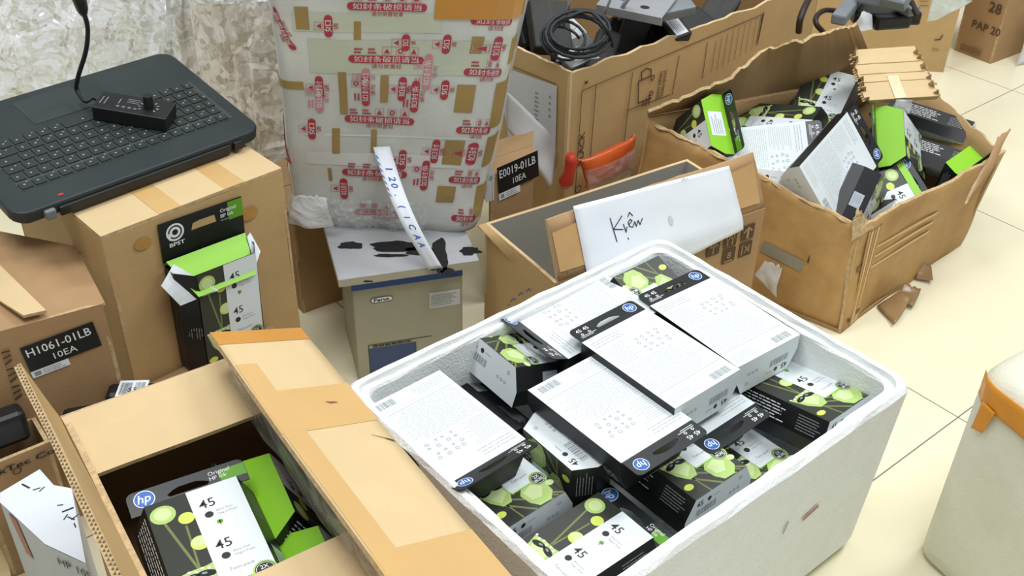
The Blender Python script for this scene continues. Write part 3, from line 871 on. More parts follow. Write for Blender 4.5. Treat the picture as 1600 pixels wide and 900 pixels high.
mb.sheet(quad(HP_(0.018, -TB - 0.034, HD + 0.006), HP_(hw - .018, -TB - 0.034, HD + 0.006), HP_(hw - 0.002, -TB + 0.004, 0.004), HP_(0.002, -TB + 0.004, 0.004), 0.001, 3), 6, 4, 0.0008, 'lime', 'print_white')
tfl = mb.build('top_flap', root); ORIGIN[tfl.name] = ORIGIN[root.name]
mb = MB()
mb.sheet(quad(HP_(-0.002, -TB - 0.047, HD * .8), HP_(0.046, -TB - 0.034, HD + 0.008), HP_(0.008, -TB + .002, 0.012), HP_(-0.018, -TB - 0.016, HD * .5), 0.001, 4), 4, 4, 0.0006, 'print_white'); mb.build('dust_flap', tfl); mb = MB()
mb.sheet(quad(HP_(hw - .012, -TB - 0.03, HD * .9), HP_(hw + .006, -TB - 0.018, HD * .6), HP_(hw + .004, -TB + .004, 0.008), HP_(hw - .004, -TB + 0.002, 0.012), 0.001, 5), 4, 4, 0.0006, 'print_white')
mb.build('dust_flap', tfl)

# ------------------------------------------------------------------ laptop
LO = V((-0.612, 1.136, 0.424)); lx = V((0.704, 0.71, 0)).normalized(); ly = V((-0.742, 0.655, 0.158)).normalized(); ln_ = lx.cross(ly)
LW, LD, LT = 0.360, 0.252, 0.021
root = thing('laptop_base', 'black laptop base without its screen lying on the tall carton', 'laptop', LO - ln_ * LT)
PL = Plane(LO, lx, ly)
mb = MB()


def rr2(w_, d, r, ins=0.0, notch=0.0):
    P = []
    for cx_, cy_, t0 in ((w_ - r, d - r, 0), (r, d - r, PI / 2), (r, r, PI), (w_ - r, r, 1.5 * PI)):
        for k in range(5):
            t = t0 + PI / 2 * k / 4; P.append((cx_ + (r - ins) * math.cos(t), cy_ + (r - ins) * math.sin(t)))
    return P


mb.loft([[PL(u, v, e) for u, v in rr2(LW, LD, .022, i)] for e, i in ((-LT, .006), (-LT + .005, .001), (-.004, 0), (-.001, .001), (0, .003))], 'laptop_shell')
mb.build('palm_rest', root)
mb = MB()        # hinge gap along the near edge: dark barrel between the two end caps
mb.box(PL(.055, -.0045, -LT + .001), lx * (LW - .11), ly * .006, ln_ * .014, 'black_plastic', .002)
mb.build('hinge_barrel', root)
for u in (.036, LW - .050):
    mb = MB(); mb.box(PL(u, -.0055, -LT * .9), lx * .014, ly * .010, ln_ * .014, 'mid_grey_plastic' if u < .1 else 'black_plastic', .002); mb.build('hinge', root)
mb = MB()
kx0, kx1, ky0, ky1 = .030, LW - .020, .044, .158
mb.poly(PL, [(kx0, ky0), (kx1, ky0), (kx1, ky1), (kx0, ky1)], 'key_well', 0.0004)
rg = random.Random(3)
rows = 6; kh = (ky1 - ky0) / rows
for r in range(rows):
    x = kx0 + .002; y = ky0 + r * kh + .0012
    while x < kx1 - .006:
        ww = .0175
        if r in (1, 2, 3, 4) and x < kx0 + .01: ww = (.0175, .024, .029, .034)[r - 1]
        if r == 5 and abs(x - .14) < .012: ww = .095
        ww = min(ww, kx1 - .002 - x)
        mb.box(PL(x, y, .0006), lx * (ww - .0022), ly * (kh - (.0022 if r else .006)), ln_ * .0018, 'key', .0005)
        mb.rect(PL, x + ww * .28, y + kh * .30, .0026, .0026, 'key_mark', e=.0029)
        if rg.random() < .5: mb.rect(PL, x + ww * .58, y + kh * .55, .0018, .002, 'key_mark', e=.0029)
        x += ww + .0004
mb.build('keyboard', root)
mb = MB(); mb.box(PL(.112, .172, -.0002), lx * .085, ly * .062, ln_ * .0006, 'laptop_deck', .0002)
mb.line(PL, [(.112, .172), (.197, .172), (.197, .234), (.112, .234), (.112, .172)], .0012, 'key_well', e=.0006)
mb.build('touchpad', root)
mb = MB(); u, v = PL.pick(95, 304); mb.disc(PL, u, v, .003, 'red_plastic', .0006, 1.3, .7); mb.build('power_light', root)

# small control box on the laptop, its cable going up out of the picture
cb0 = PL.pick(146, 190); cb1 = PL.pick(272, 214); cd = V((cb1[0] - cb0[0], cb1[1] - cb0[1])); CL = .100; cd.normalize()
bxx = lx * cd.x + ly * cd.y; byy = ln_.cross(bxx)
CBP = PL(cb0[0], cb0[1], .0032)
root = thing('control_box', 'small black control box with a round knob lying on the laptop keys', 'control box', CBP)
mb = MB(); mb.box(CBP, bxx * CL, byy * .042, ln_ * .021, 'black_plastic', .0012)
TP = Plane(CBP + ln_ * .021, bxx, byy)
for i, (u, v, l) in enumerate(((.006, .012, .018), (.012, .012, .018), (.03, .018, .012))):
    mb.rect(TP, u, v, .0012, l, 'text_grey', e=.0004)
for i in range(4): mb.ring(TP, .032 + i * .008, .012, .0012, .0022, 'ink_mid', n=8)
mb.scribble(TP, .040, .022, .022, .012, 'text_grey', 3, 8, .3, .0004)
for k in range(9):
    t = PI * (-.2 + 1.4 * k / 8); mb.line(TP, [(.072 + .011 * math.cos(t), .021 + .011 * math.sin(t)), (.072 + .014 * math.cos(t), .021 + .014 * math.sin(t))], .0008, 'text_white', e=.0004)
mb.build('housing', root)
mb = MB(); mb.cyl(TP(.072, .021, 0), ln_, .0072, .019, 'black_plastic', 20, .0062); mb.box(TP(.0715, .0265, .004), bxx * .001, byy * .001, ln_ * .014, 'text_white'); mb.build('knob', root)
mb = MB()
pts = [TP(.0, .030, -.012), TP(-.012, .034, -.008)]
for px, py, z in ((133, 158, .466), (120, 140, .475), (122, 120, .50), (134, 80, .545), (137, 45, .585), (131, 20, .615)): pts.append(at(px, py, z))
def smooth_path(P, n=6):
    out = []
    for i in range(len(P) - 1):
        p0, p1, p2, p3 = P[max(i - 1, 0)], P[i], P[i + 1], P[min(i + 2, len(P) - 1)]
        for k in range(n):
            t = k / n
            out.append(0.5 * ((2 * p1) + (p2 - p0) * t + (2 * p0 - 5 * p1 + 4 * p2 - p3) * t * t + (3 * p1 - p0 - 3 * p2 + p3) * t ** 3))
    return out + [P[-1]]
mb.tube(smooth_path(pts), .0032, 'cable'); cordo = mb.build('cord', root)
mb = MB(); p1, p2, p3 = at(131, 22, .613), at(124, 0, .640), at(117, -25, .67)
mb.tube([p1, p1.lerp(p2, .4), p2, p3], [.0045, .0075, .0085, .0085], 'black_plastic', 10); mb.build('plug', cordo)

# ------------------------------------------------------------------ film-wrapped goods behind the laptop
def blob(name, label, cat, c, sx, sy, sz, rot, mats, seed, amp, n=46, p=0.35, fq=7.0):
    """box-like bale whose film skin is crumpled"""
    mb = MB(); ca, sa = math.cos(rot), math.sin(rot); g = []
    NU, NV = n, n // 2
    def sg(x, q): return math.copysign(abs(x) ** q, x)
    for j in range(NV + 1):
        ph = -PI / 2 + PI * j / NV
        for i in range(NU):
            th = 2 * PI * i / NU
            x = sg(math.cos(ph), p) * sg(math.cos(th), p) * sx; y = sg(math.cos(ph), p) * sg(math.sin(th), p) * sy; z = sg(math.sin(ph), p) * sz
            q = V((x * ca - y * sa, x * sa + y * ca, z)); d = q.normalized()
            a = 0
            for k_, f_ in ((1, 1), (.55, 2.3), (.30, 4.9), (.16, 9)): a += amp * k_ * (1 - 2.4 * abs(noise.noise(q * fq * f_ + V((seed, f_, 0)))))
            q = q + d * a; q.z = max(q.z, -sz)
            g.append(V(c) + q)
    b = len(mb.v)
    mb.v += g
    for j in range(NV):
        for i in range(NU):
            k = (i + 1) % NU; cc = (g[j * NU + i] + g[(j + 1) * NU + k]) / 2
            mm = mats[0] if noise.noise(cc * 5.0 + V((seed * 2, 0, 0))) < 0.33 else mats[1]
            mb.f.append((j * NU + i, j * NU + k, (j + 1) * NU + k, (j + 1) * NU + i)); mb.fm.append(mb.mi(mm)); mb.sm.append(False)
    o = mb.build(name, None, V((c[0], c[1], 0)))
    return tag(o, label, cat)


def crinkle(name, c1, c2, amt=0.55, sc_=38, rough=0.13):
    """stretched film over goods: every little facet of the crinkled skin tips its own way"""
    m = mat(name, c1, rough, var=0.2, vscale=9, spec=0.8, hex2=c2, coat=0.5); nt = m.node_tree; b = nt.nodes['Principled BSDF']
    tc = nt.nodes.new('ShaderNodeTexCoord'); gm = nt.nodes.new('ShaderNodeNewGeometry'); last = gm.outputs['Normal']
    nn = nt.nodes.new('ShaderNodeTexNoise'); nn.inputs['Scale'].default_value = 11; nn.inputs['Detail'].default_value = 3; nt.links.new(tc.outputs['Object'], nn.inputs['Vector'])
    ma = nt.nodes.new('ShaderNodeVectorMath'); ma.operation = 'MULTIPLY_ADD'; ma.inputs[1].default_value = (.12, .12, .12); nt.links.new(nn.outputs['Color'], ma.inputs[0]); nt.links.new(tc.outputs['Object'], ma.inputs[2])
    for k, q in ((sc_, amt), (sc_ * 2.6, amt * .6)):
        vo = nt.nodes.new('ShaderNodeTexVoronoi'); vo.inputs['Scale'].default_value = k; nt.links.new(ma.outputs[0], vo.inputs['Vector'])
        sb = nt.nodes.new('ShaderNodeVectorMath'); sb.operation = 'SUBTRACT'; sb.inputs[1].default_value = (.5, .5, .5); nt.links.new(vo.outputs['Color'], sb.inputs[0])
        mu = nt.nodes.new('ShaderNodeVectorMath'); mu.operation = 'MULTIPLY_ADD'; mu.inputs[1].default_value = (q, q, q); nt.links.new(sb.outputs[0], mu.inputs[0]); nt.links.new(last, mu.inputs[2])
        no = nt.nodes.new('ShaderNodeVectorMath'); no.operation = 'NORMALIZE'; nt.links.new(mu.outputs[0], no.inputs[0]); last = no.outputs[0]
    nt.links.new(last, b.inputs['Normal']); nt.links.new(last, b.inputs['Coat Normal'])


crinkle('bale_white', '#f8fbfd', '#eef2f3', 0.75, 70, 0.16); crinkle('bale_beige', '#e9e6de', '#dad2c2', 0.6, 50, 0.2)
blob('wrapped_bale', 'pale bale wrapped in crumpled clear film behind the laptop', 'wrapped bale', (-1.02, 2.26, 0.32), .50, .28, .32, math.radians(20), ('bale_white', 'bale_beige'), 3, .013, 240, fq=15.0)
blob('wrapped_parcel', 'beige parcel in loose film between the laptop and the taped carton', 'wrapped parcel', (-0.42, 1.93, 0.36), .165, .17, .36, math.radians(14), ('bale_beige', 'bale_white'), 8, .007, 180, fq=14.0)

# ------------------------------------------------------------------ box under the wrapped carton, and the grey appliance
closed_carton('supporting_carton', 'plain brown carton in shade under the taped carton, left of the grey appliance', at(474, 490, 0), az(36), az(126), .105, .17, 0.205, 'kraft_brown', 21)

ax_, ay_ = az(16.5), az(106.5); AO = at(529, 441, .212)
AO = V((AO.x, AO.y, 0))
root = thing('grey_appliance', 'grey metal appliance with blue band under the taped carton', 'appliance', AO + ax_ * .11 + ay_ * .09)
mb = MB(); mb.box(AO + ax_ * .020 + ay_ * .018, ax_ * .172, ay_ * .145, Z * .2022, 'enamel_grey', .003)
SB = Plane(AO + ax_ * .020 + ay_ * .018, ax_, Z)
mb.box(SB(.000, .180, -.0005), ax_ * .172, ay_ * -.0016, Z * .022, 'blue_band')
u, v = SB.pick(577, 545); mb.rect(SB, u, v - .09, .075, .09, 'blue_panel', e=.0006)
mb.line(SB, [(u - .001, v - .09), (u - .001, v + .007), (u + .10, v + .007)], .0012, 'ink_dark', e=.0007)
mb.scribble(SB, u + .006, v + .001, .07, .005, 'ink_dark', 1, 5, .6, .0008)
u, v = SB.pick(596, 467)
P = [(u + .017 * math.copysign(abs(math.cos(t)) ** .5, math.cos(t)), v + .0048 * math.copysign(abs(math.sin(t)) ** .6, math.sin(t))) for t in [2 * PI * k / 24 for k in range(24)]]
mb.poly(SB, P, 'ink_dark', .0016); mb.poly(SB, [(u + (a - u) * .94, v + (b - v) * .84) for a, b in P], 'text_white', .0018)
mb.text(SB, 'Ferut', u, v - .0025, .0055, 'ink_dark', e=.002, w_=.024, align='C', bold=.03)
u, v = SB.pick(671, 482); mb.rect(SB, u, v, .049, .030, 'paper_grey', e=.0006); mb.scribble(SB, u + .003, v + .003, .043, .022, 'text_grey', 6, 6, .35, .0009)
mb.build('housing', root)
mb = MB(); LT2 = Plane(AO + Z * .216, ax_, ay_)
S = mb.sheet(quad(AO + Z * .2155, AO + ax_ * .214 + Z * .2155, AO + ax_ * .214 + ay_ * .19 + Z * .2155, AO + ay_ * .19 + Z * .2155), 1, 1, .0130, 'enamel_lid', 'enamel_lid', 'enamel_edge')
def blot(cx_, cy_, rx, ry, seed, m='oil_black'):
    """stain with a ragged outline, given in photo pixels around its centre"""
    P = []
    for k in range(28):
        t = 2 * PI * k / 28; q = 1 + .45 * noise.noise(V((math.cos(t) * 1.6, math.sin(t) * 1.6, seed))) + .2 * noise.noise(V((math.cos(t) * 5, math.sin(t) * 5, seed)))
        P.append(LT2.pick(cx_ + rx * q * math.cos(t), cy_ + ry * q * math.sin(t)))
    mb.poly(LT2, P, m, .0004)
blot(686, 404, 14, 26, 3); blot(620, 385, 46, 8, 5); blot(548, 384, 18, 6, 7); blot(608, 399, 24, 2.5, 9); blot(655, 392, 22, 7, 12); blot(735, 392, 16, 6, 2); blot(700, 424, 12, 5, 6); blot(575, 440, 9, 1.5, 8)
mb.build('lid', root)

# ------------------------------------------------------------------ carton wrapped in printed tape
WZ0, WZ1 = 0.216, 0.665
_b = [V((-.352, 1.468)), V((-.060, 1.450)), V((-.035, 1.715)), V((-.33, 1.735))]
_t = [V((-.345, 1.425)), V((.018, 1.437)), V((.045, 1.70)), V((-.325, 1.70))]


def wrap_loop(k, r=0.030, n=16, seg=6):
    """points and arc lengths around the carton at height fraction k, starting at the front left corner"""
    cs = [a.lerp(b, k) for a, b in zip(_b, _t)]; P = []
    for i in range(4):
        p, c, q = cs[i - 1], cs[i], cs[(i + 1) % 4]
        d0 = (p - c).normalized(); d1 = (q - c).normalized()
        a, b = c + d0 * r, c + d1 * r
        for s in range(seg + 1):
            t = s / seg; P.append(a * (1 - t) ** 2 + c * 2 * t * (1 - t) + b * t * t)
        nb = cs[(i + 1) % 4] + (c - q).normalized() * r
        for s in range(1, n): P.append(b.lerp(nb, s / n))
    return P


_WN, _WK = len(wrap_loop(0)), 26
_wg = []
for j in range(_WK + 1):
    k = j / _WK; z = WZ0 + (WZ1 - WZ0) * k; row = []
    for p in wrap_loop(k):
        q = V((p.x, p.y, z)); cc = V((-.17, 1.58, z)); d = (q - cc).normalized()
        a = .004 * nz(q, 9, 2) + (.006 * nz(q, 26, 3) if k < .13 else .0015 * nz(q, 22, 3))
        if k < .03: a -= .006
        row.append(q + d * a)
    _wg.append(row)


def WS(s, t, e=0.0):
    """s runs around in loop steps, t from 0 to 1 up the side"""
    s = s % _WN; i = int(s); f = s - i; y = max(0, min(.9999, t)) * _WK; j = int(y); h = y - j
    a, b, c, d = _wg[j][i], _wg[j][(i + 1) % _WN], _wg[j + 1][(i + 1) % _WN], _wg[j + 1][i]
    p = a.lerp(b, f).lerp(d.lerp(c, f), h)
    n = ((b - a).lerp(c - d, h)).cross((d - a).lerp(c - b, f)).normalized()
    return p + n * e


def wpick(px, py):
    best = None
    d = ray(px, py).normalized()
    for i in range(-4, 30):
        for j in range(_WK + 1):
            p = _wg[j][i % _WN] - CO; q = (p - d * p.dot(d)).length
            if best is None or q < best[0]: best = (q, i, j)
    _, i, j = best; s, t = float(i), j / _WK; ds, dt = .6, .6 / _WK
    for _ in range(26):
        c = []
        for a in (-1, 0, 1):
            for b in (-1, 0, 1):
                p = WS(s + a * ds, min(1, max(0, t + b * dt))) - CO; c.append(((p - d * p.dot(d)).length, s + a * ds, min(1, max(0, t + b * dt))))
        q, s, t = min(c); ds *= .75; dt *= .75
    return s, t


class WPlane:
    """metric chart on the wrapped carton around one picked point: u around, v up"""
    def __init__(s, px, py):
        s.s, s.t = wpick(px, py)
        s.ku = (WS(s.s + .5, s.t) - WS(s.s - .5, s.t)).length; s.kv = (WZ1 - WZ0)

    def __call__(s, u, v, e=0.0): return WS(s.s + u / s.ku, s.t + v / s.kv, e)


root = thing('taped_carton', 'tall carton wrapped in white packing tape with red print', 'carton', (-.17, 1.58, WZ0))
mb = MB()
mb.loft(_wg, 'tape_white', smooth=True)
PPM = 1110.0       # photo pixels per metre on its front


def wstrip(px0, py0, px1, py1, m, e, hw_px=None):
    """band between picked corners (upper left, lower right in the photo)"""
    s0, t0 = wpick(px0, py0); s1, t1 = wpick(px1, py1); n = 10; k = 6
    for i in range(n):
        for j in range(k):
            a, b = s0 + (s1 - s0) * i / n, s0 + (s1 - s0) * (i + 1) / n; c, d = t1 + (t0 - t1) * j / k, t1 + (t0 - t1) * (j + 1) / k
            mb.poly(WS, [(a, c), (b, c), (b, d), (a, d)], m, e)


wstrip(455, 18, 690, 52, 'tape_mint', .0006); wstrip(480, 60, 800, 108, 'tape_mint', .0007); wstrip(455, 175, 790, 205, 'tape_milk', .0006)
wstrip(445, 225, 770, 250, 'tape_milk', .0006)
for g4 in ((459, 10, 484, 46), (452, 90, 475, 140), (446, 180, 466, 228), (553, 33, 564, 62), (528, 112, 544, 178), (519, 200, 531, 240), (595, 118, 606, 160), (738, 57, 752, 84),
           (715, 132, 737, 176), (776, 130, 790, 178), (696, 219, 720, 258), (762, 214, 770, 248), (684, 290, 708, 316), (745, 290, 756, 315), (580, 202, 588, 238), (441, 270, 456, 300), (512, 262, 520, 282), (800, 60, 806, 90)):
    wstrip(*g4, 'tape_gap', .0009)


def redprint(px, py, Lpx, vertical=False, faint=False, lean=0.0, skew=0.0):
    """one repeat of the tape's warning: pictograms, red bar with pale characters, small line below"""
    W_ = WPlane(px, py); L = Lpx / PPM; h = .0115; m = 'tape_pink' if faint else 'tape_red'; e = .0014
    if vertical: S = lambda u, v, e_=0.0: W_(-v + u * lean, u, e_)
    else: S = lambda u, v, e_=0.0: W_(u, v + u * skew, e_)
    n = 10
    for i in range(n): mb.poly(S, [(L * i / n, 0), (L * (i + 1) / n, 0), (L * (i + 1) / n, h), (L * i / n, h)], m, e)
    for u0 in (0, L): mb.disc(S, u0, h / 2, h / 2, m, e, n=12)
    nch = max(1, int(L / .0125)); mb.text(S, '如封条破损请当面验货'[:min(10, nch)], .002, h * .20, h * .62, 'tape_milk', e=e + .0003, w_=L - .004)
    k = max(1, int(L / .018))
    for i in range(k):
        u = L * (i + .5) / k
        if i < k // 2: mb.scribble(S, u - .007, h + .002, .013, .010, m, 2, i + int(px), .55, e)
        else:
            mb.line(S, [(u - .006, h + .002), (u + .006, h + .002), (u + .006, h + .0135), (u - .006, h + .0135), (u - .006, h + .002)], .0007, 'tape_pink', e)
            if i % 2: mb.ring(S, u, h + .0075, .0022, .0040, m, e, n=10)
            else: mb.poly(S, [(u - .004, h + .004), (u + .004, h + .004), (u, h + .011)], m, e)
    mb.text(S, '请勿倒置轻拿轻放'[:max(1, int(L / .016))], L * .28, -.0075, .0052, m, e=e, w_=L * .45)


for a in ((545, 10, 108), (547, 92, 104), (541, 185, 102), (537, 268, 96), (737, 33, 78), (726, 113, 70), (714, 203, 62), (702, 280, 60), (556, 330, 84), (706, 340, 50)):
    redprint(a[0] + 4, a[1] + 5, a[2], skew=-.02)
for a in ((520, 52, 24), (507, 150, 30), (494, 212, 26), (578, 160, 46), (653, 170, 44), (634, 152, 30), (700, 150, 22), (780, 88, 28), (684, 250, 34), (743, 252, 30), (634, 260, 26), (668, 292, 46), (486, 306, 36), (544, 306, 30), (640, 74, 16), (703, 78, 20)):
    redprint(a[0], a[1], a[2], vertical=True)
for a in ((462, 72, 58), (459, 162, 60), (455, 250, 56)):
    redprint(a[0], a[1], a[2], vertical=True, lean=-.62)
for a in ((506, 170, 40), (672, 135, 50), (578, 130, 20)): redprint(a[0], a[1], a[2], vertical=True, faint=True)
mb.build('carton_body', root)
mb = MB(); wstrip(684, -30, 822, 16, 'pack_tape', .0026); mb.build('brown_tape', root)
mb = MB()     # loose plastic bunched at the bottom left
gp = []
Pq = quad(at(448, 350, .235), at(520, 358, .235), at(510, 300, .29), at(458, 305, .29), .010, 5, .012, 30)
mb.sheet(Pq, 14, 10, .0004, 'film_milky', smooth=True); mb.build('loose_film', root)
mb = MB()     # puckered wrap along the lower edge
def pucker(u, v):
    i0, t = 1.5 + 17 * u, .012 + .115 * v
    return WS(i0, t, .004 + .006 * abs(nz((u * 26, v * 5, 1), 1, 4)) + .004 * nz((u * 60, v * 12, 1), 1, 7))
mb.sheet(lambda u, v: pucker(u, v), 90, 10, .0004, 'film_clear', smooth=False); mb.build('puckered_wrap', root)

# white paper strip with blue pen lettering, leaning from the wrapped carton to the appliance lid
s0, t0 = wpick(597, 226); TPt = WS(s0, t0, .006); BPt = at(681, 420, .2185); dv = (BPt - TPt)
sw = V((.0245, .004, 0))
mb = MB()
def strip_P(u, v):
    p = TPt.lerp(BPt, v) + V((0, -1, 0.15)) * (.040 * math.sin(PI * min(1, v)) * (1 - v * .3)); wdt = 1.0 - .15 * v - (.75 * max(0, v - .93) / .07) * (1 if u < .5 else 0) * 0
    return p + sw * ((u - .5) * wdt)
S = mb.sheet(lambda u, v: strip_P(u, 1 - v), 3, 24, .0006, 'paper', smooth=True); LS = dv.length + .01
def SS_(u, v, e=0.0): return S(.5 + v / .0245, 1 - u / LS, e)
for t, u, hgt in (('1', .030, .010), ('2', .042, .010), ('0', .052, .010), ('.', .068, .010), ('(', .086, .009), ('1', .104, .009), ('C', .118, .010), ('A', .136, .010), ('A', .152, .010)):
    mb.text(SS_, t, u, -.004, hgt, 'pen_blue', e=.0005, shear=.1, bold=.012)
for k in range(7): mb.line(SS_, [(.012 + k * .009, -.0118), (.016 + k * .009, -.010)], .0015, 'pen_blue', e=.0005)
tag(mb.build('paper_strip', None, BPt), 'narrow white paper strip with blue handwriting hanging down the taped carton', 'paper strip')

# ------------------------------------------------------------------ carton with the handwritten note
NZ = 0.25
nx = V((.835, .55, 0)).normalized(); ny = V((-nx.y, nx.x, 0)); NR = V((.399, 1.493, 0)); NWD, NDP = .405, .190
na, nb_, nc, nd = NR - nx * NWD, NR, NR + ny * NDP, NR - nx * NWD + ny * NDP
root = thing('note_carton', 'open brown carton with handwritten white note on its raised front flap', 'carton', NR - nx * NWD / 2 + ny * NDP / 2)
mb = MB()
for k, (A, B) in enumerate(((na, nb_), (nb_, nc), (nc, nd), (nd, na))):
    mi = 'grey_board'
    mb.sheet(quad(A, B, B + Z * NZ, A + Z * NZ, .0015, 40 + k), 8, 6, .006, 'kraft_brown' if k != 3 else 'kraft', mi, 'kraft_light')
mb.sheet(quad(na + Z * .006, nb_ + Z * .006, nc + Z * .006, nd + Z * .006), 1, 1, .006, 'grey_board')
SN = Plane(NR + Z * NZ, nx, Z)
# brown handling pictograms
pic = [SN.pick(x, y) for x, y in ((1113, 387), (1140, 373), (1167, 362), (1137, 398), (1163, 388))]
mb.build('carton_body', root)
mb = MB()
for k, (u, v) in enumerate(pic):
    a = .027
    mb.rect(SN, u - a / 2, v - a / 2, a, a, 'print_brown', e=.0024)
    L = lambda pts, wd=.0022: mb.line(SN, [(u + x, v + y) for x, y in pts], wd, 'kraft_brown', e=.0030)
    if k == 0: L([(0, -.010), (0, .009)]); L([(-.008, .003), (-.004, .008), (0, .0095), (.004, .008), (.008, .003), (-.008, .003)])
    if k == 1:
        for x in (-.006, .004): L([(x - .003, .009), (x - .002, .001), (x, -.001), (x, -.010)]); L([(x, -.001), (x + .003, .001), (x + .003, .009)])
    if k == 2: L([(0, -.010), (0, .006)], .005); L([(-.008, .002), (0, .010), (.008, .002)], .003)
    if k == 3: mb.text(SN, '8', u, v - .005, .012, 'kraft_brown', e=.003, align='C', bold=.01); L([(-.008, -.010), (.008, -.010)])
    if k == 4: L([(-.008, -.009), (-.008, .009)]); L([(-.002, -.006), (.008, .006)]); L([(-.002, .006), (.008, -.006)]); L([(.0, 0), (.008, 0)])
mb.build('handling_marks', root)
# raised front flap
fR = at(1176, 237, .335); fL = fR - nx * .405 + V((0, 0, .0))
hL, hR = NR - nx * .40 + Z * (NZ + .002), NR + Z * (NZ + .002)
fL = hL + (fR - hR) + nx * .010
mb = MB(); S = mb.sheet(quad(hL, hR, fR, fL, .0025, 44, .003, 9, 14), 16, 6, .0055, 'kraft_brown', 'kraft_inside', 'kraft_edge', smooth=True)
FN = Plane(hR, nx, fR - hR); 
for (u0, u1) in ((-.395, -.335), (-.07, -.012)):
    mb.poly(lambda u, v, e=0.0: FN(u, v, e), [(u0, .012), (u1, .010), (u1, .075), (u0, .070)], 'tape_kraft', .0032)
mb.build('front_flap', root)
# note taped across the flap and down over the crease
mb = MB()
pl = [FN.pick(x, y) for x, y in ((893, 322), (1135, 253), (1152, 340))]
uA, vA = pl[0]; uB, vB = pl[1]; vB -= .006; uC, vC = pl[2]
WN, HN = uB - uA, .150
def note_P(u, v):
    a = uA + (uB - uA + .012 * (1 - v)) * u; top = vA + (vB - vA) * u; d = HN * (1 - v) * (1 - .32 * u)
    y = top - d
    if y >= 0: p = FN(a, y, .0045)
    else: p = SN(a, y + .0, .0065 + .004 * min(1, -y / .03))
    return p + FN.n * (.0016 * nz((a, y, 0), 26, 4))
S = mb.sheet(note_P, 20, 20, .0004, 'paper', smooth=True)
def NS(u, v, e=0.0): return S((u - uA) / WN, 1 - (vA - v) / HN, e)
def nuv(px, py):
    best = None
    d = ray(px, py).normalized()
    for i in range(41):
        for j in range(41):
            p = S(i / 40, j / 40) - CO; q = (p - d * p.dot(d)).length
            if best is None or q < best[0]: best = (q, i / 40, j / 40)
    return uA + best[1] * WN, vA - (1 - best[2]) * HN
u, v = nuv(968, 352); k = .0175
ST = [[(-.9, .9), (-.75, -1.3)], [(.25, .8), (-.8, -.15), (.1, -.45)], [(.25, .0), (.35, -.8), (.55, -.35)], [(.75, -.25), (1.15, .05), (1.0, .25), (.75, .05), (.8, -.4), (1.1, -.55), (1.4, -.1)],
      [(.8, .55), (1.05, .9), (1.3, .5)], [(1.4, -.1), (1.45, -.6), (1.75, -.1), (1.85, -.55), (2.2, -.05)], [(.42, -1.35), (.44, -1.5)]]
for s_ in ST: mb.line(NS, [(u + x * k, v + y * k) for x, y in s_], .0016, 'pen_black', e=.0006)
u, v = nuv(1066, 285)
for s_ in ([(0, 0), (0, .8)], [(.3, .1), (.6, .7), (.4, .8), (.3, .5)], [(.9, 0), (.9, .8)], [(1.2, .2), (1.5, .6)]): mb.line(NS, [(u + x * .008, v + y * .008) for x, y in s_], .0007, 'pen_grey', e=.0006)
u, v = nuv(1046, 345); mb.disc(NS, u, v, .006, 'paper_grey', .0007, .7, 1.6, n=14)
mb.build('note', root)
# left end flap folded outwards
mb = MB(); A_, D_ = na + Z * NZ, nd + Z * NZ
mb.sheet(quad(at(832, 446, .205), A_ + V((0, 0, .001)), D_, at(747, 352, .252), .003, 46), 6, 6, .005, 'kraft', 'kraft_brown', 'kraft_edge')
mb.build('end_flap', root)

# ------------------------------------------------------------------ carton E0019 between the wrapped and the large carton
EZ = .255
eo = at(769, 274, EZ); ex_ = az(37); eo = V((eo.x, eo.y, 0)) - ex_ * .004
root, SE = closed_carton('labelled_carton', 'brown carton with black sticker, behind the note carton beside the taped carton', eo, ex_, az(90), .090, .12, EZ, 'kraft_brown', 51)
mb = MB()


def sticker(mb, S, pts, t1, t2, e=.002):
    """black sticker with two lines of white print and a small white bar-code strip below"""
    (ua, va), (ub, vb), (uc, vc) = [S.pick(*p) for p in pts]     # top left, top right, bottom left
    w_ = math.hypot(ub - ua, vb - va); h = math.hypot(uc - ua, vc - va); a = math.atan2(vb - va, ub - ua); c, d = math.cos(a), math.sin(a)
    Q = lambda u, v, e_=0.0: S(ua + u * c + v * d, va + u * d - v * c, e_ + e)
    P = lambda u, v, e_=0.0: Q(u, h - v, e_)
    mb.rect(P, 0, 0, w_, h, 'label_black', e=0.0)
    mb.text(P, t1, w_ * .05, h * .56, h * .30, 'text_white', w_=w_ * .88, bold=.006, e=.0004); mb.text(P, t2, w_ * .36, h * .16, h * .24, 'text_white', w_=w_ * .32, e=.0004)
    mb.rect(P, 0.0, -h * .27, w_ * .52, h * .26, 'paper', e=.0001); mb.rect(P, w_ * .04, -h * .22, w_ * .09, h * .16, 'ink_mid', e=.0003)
    mb.scribble(P, w_ * .16, -h * .24, w_ * .32, h * .2, 'ink_mid', 3, 4, .4, .0003)


sticker(mb, SE, ((775, 262), (839, 234), (779, 302)), 'E0019-01LB', '10EA')
o = mb.build('label', root); o['label'] = 'black sticker reading E0019-01LB'
mb = MB(); u, v = SE.pick(762, 290); mb.rect(SE, u - .006, v - .03, .018, .055, 'paper_grey', e=.002); mb.rect(SE, u, v + .010, .008, .008, 'ink_mid', e=.0025); mb.build('side_label', root)

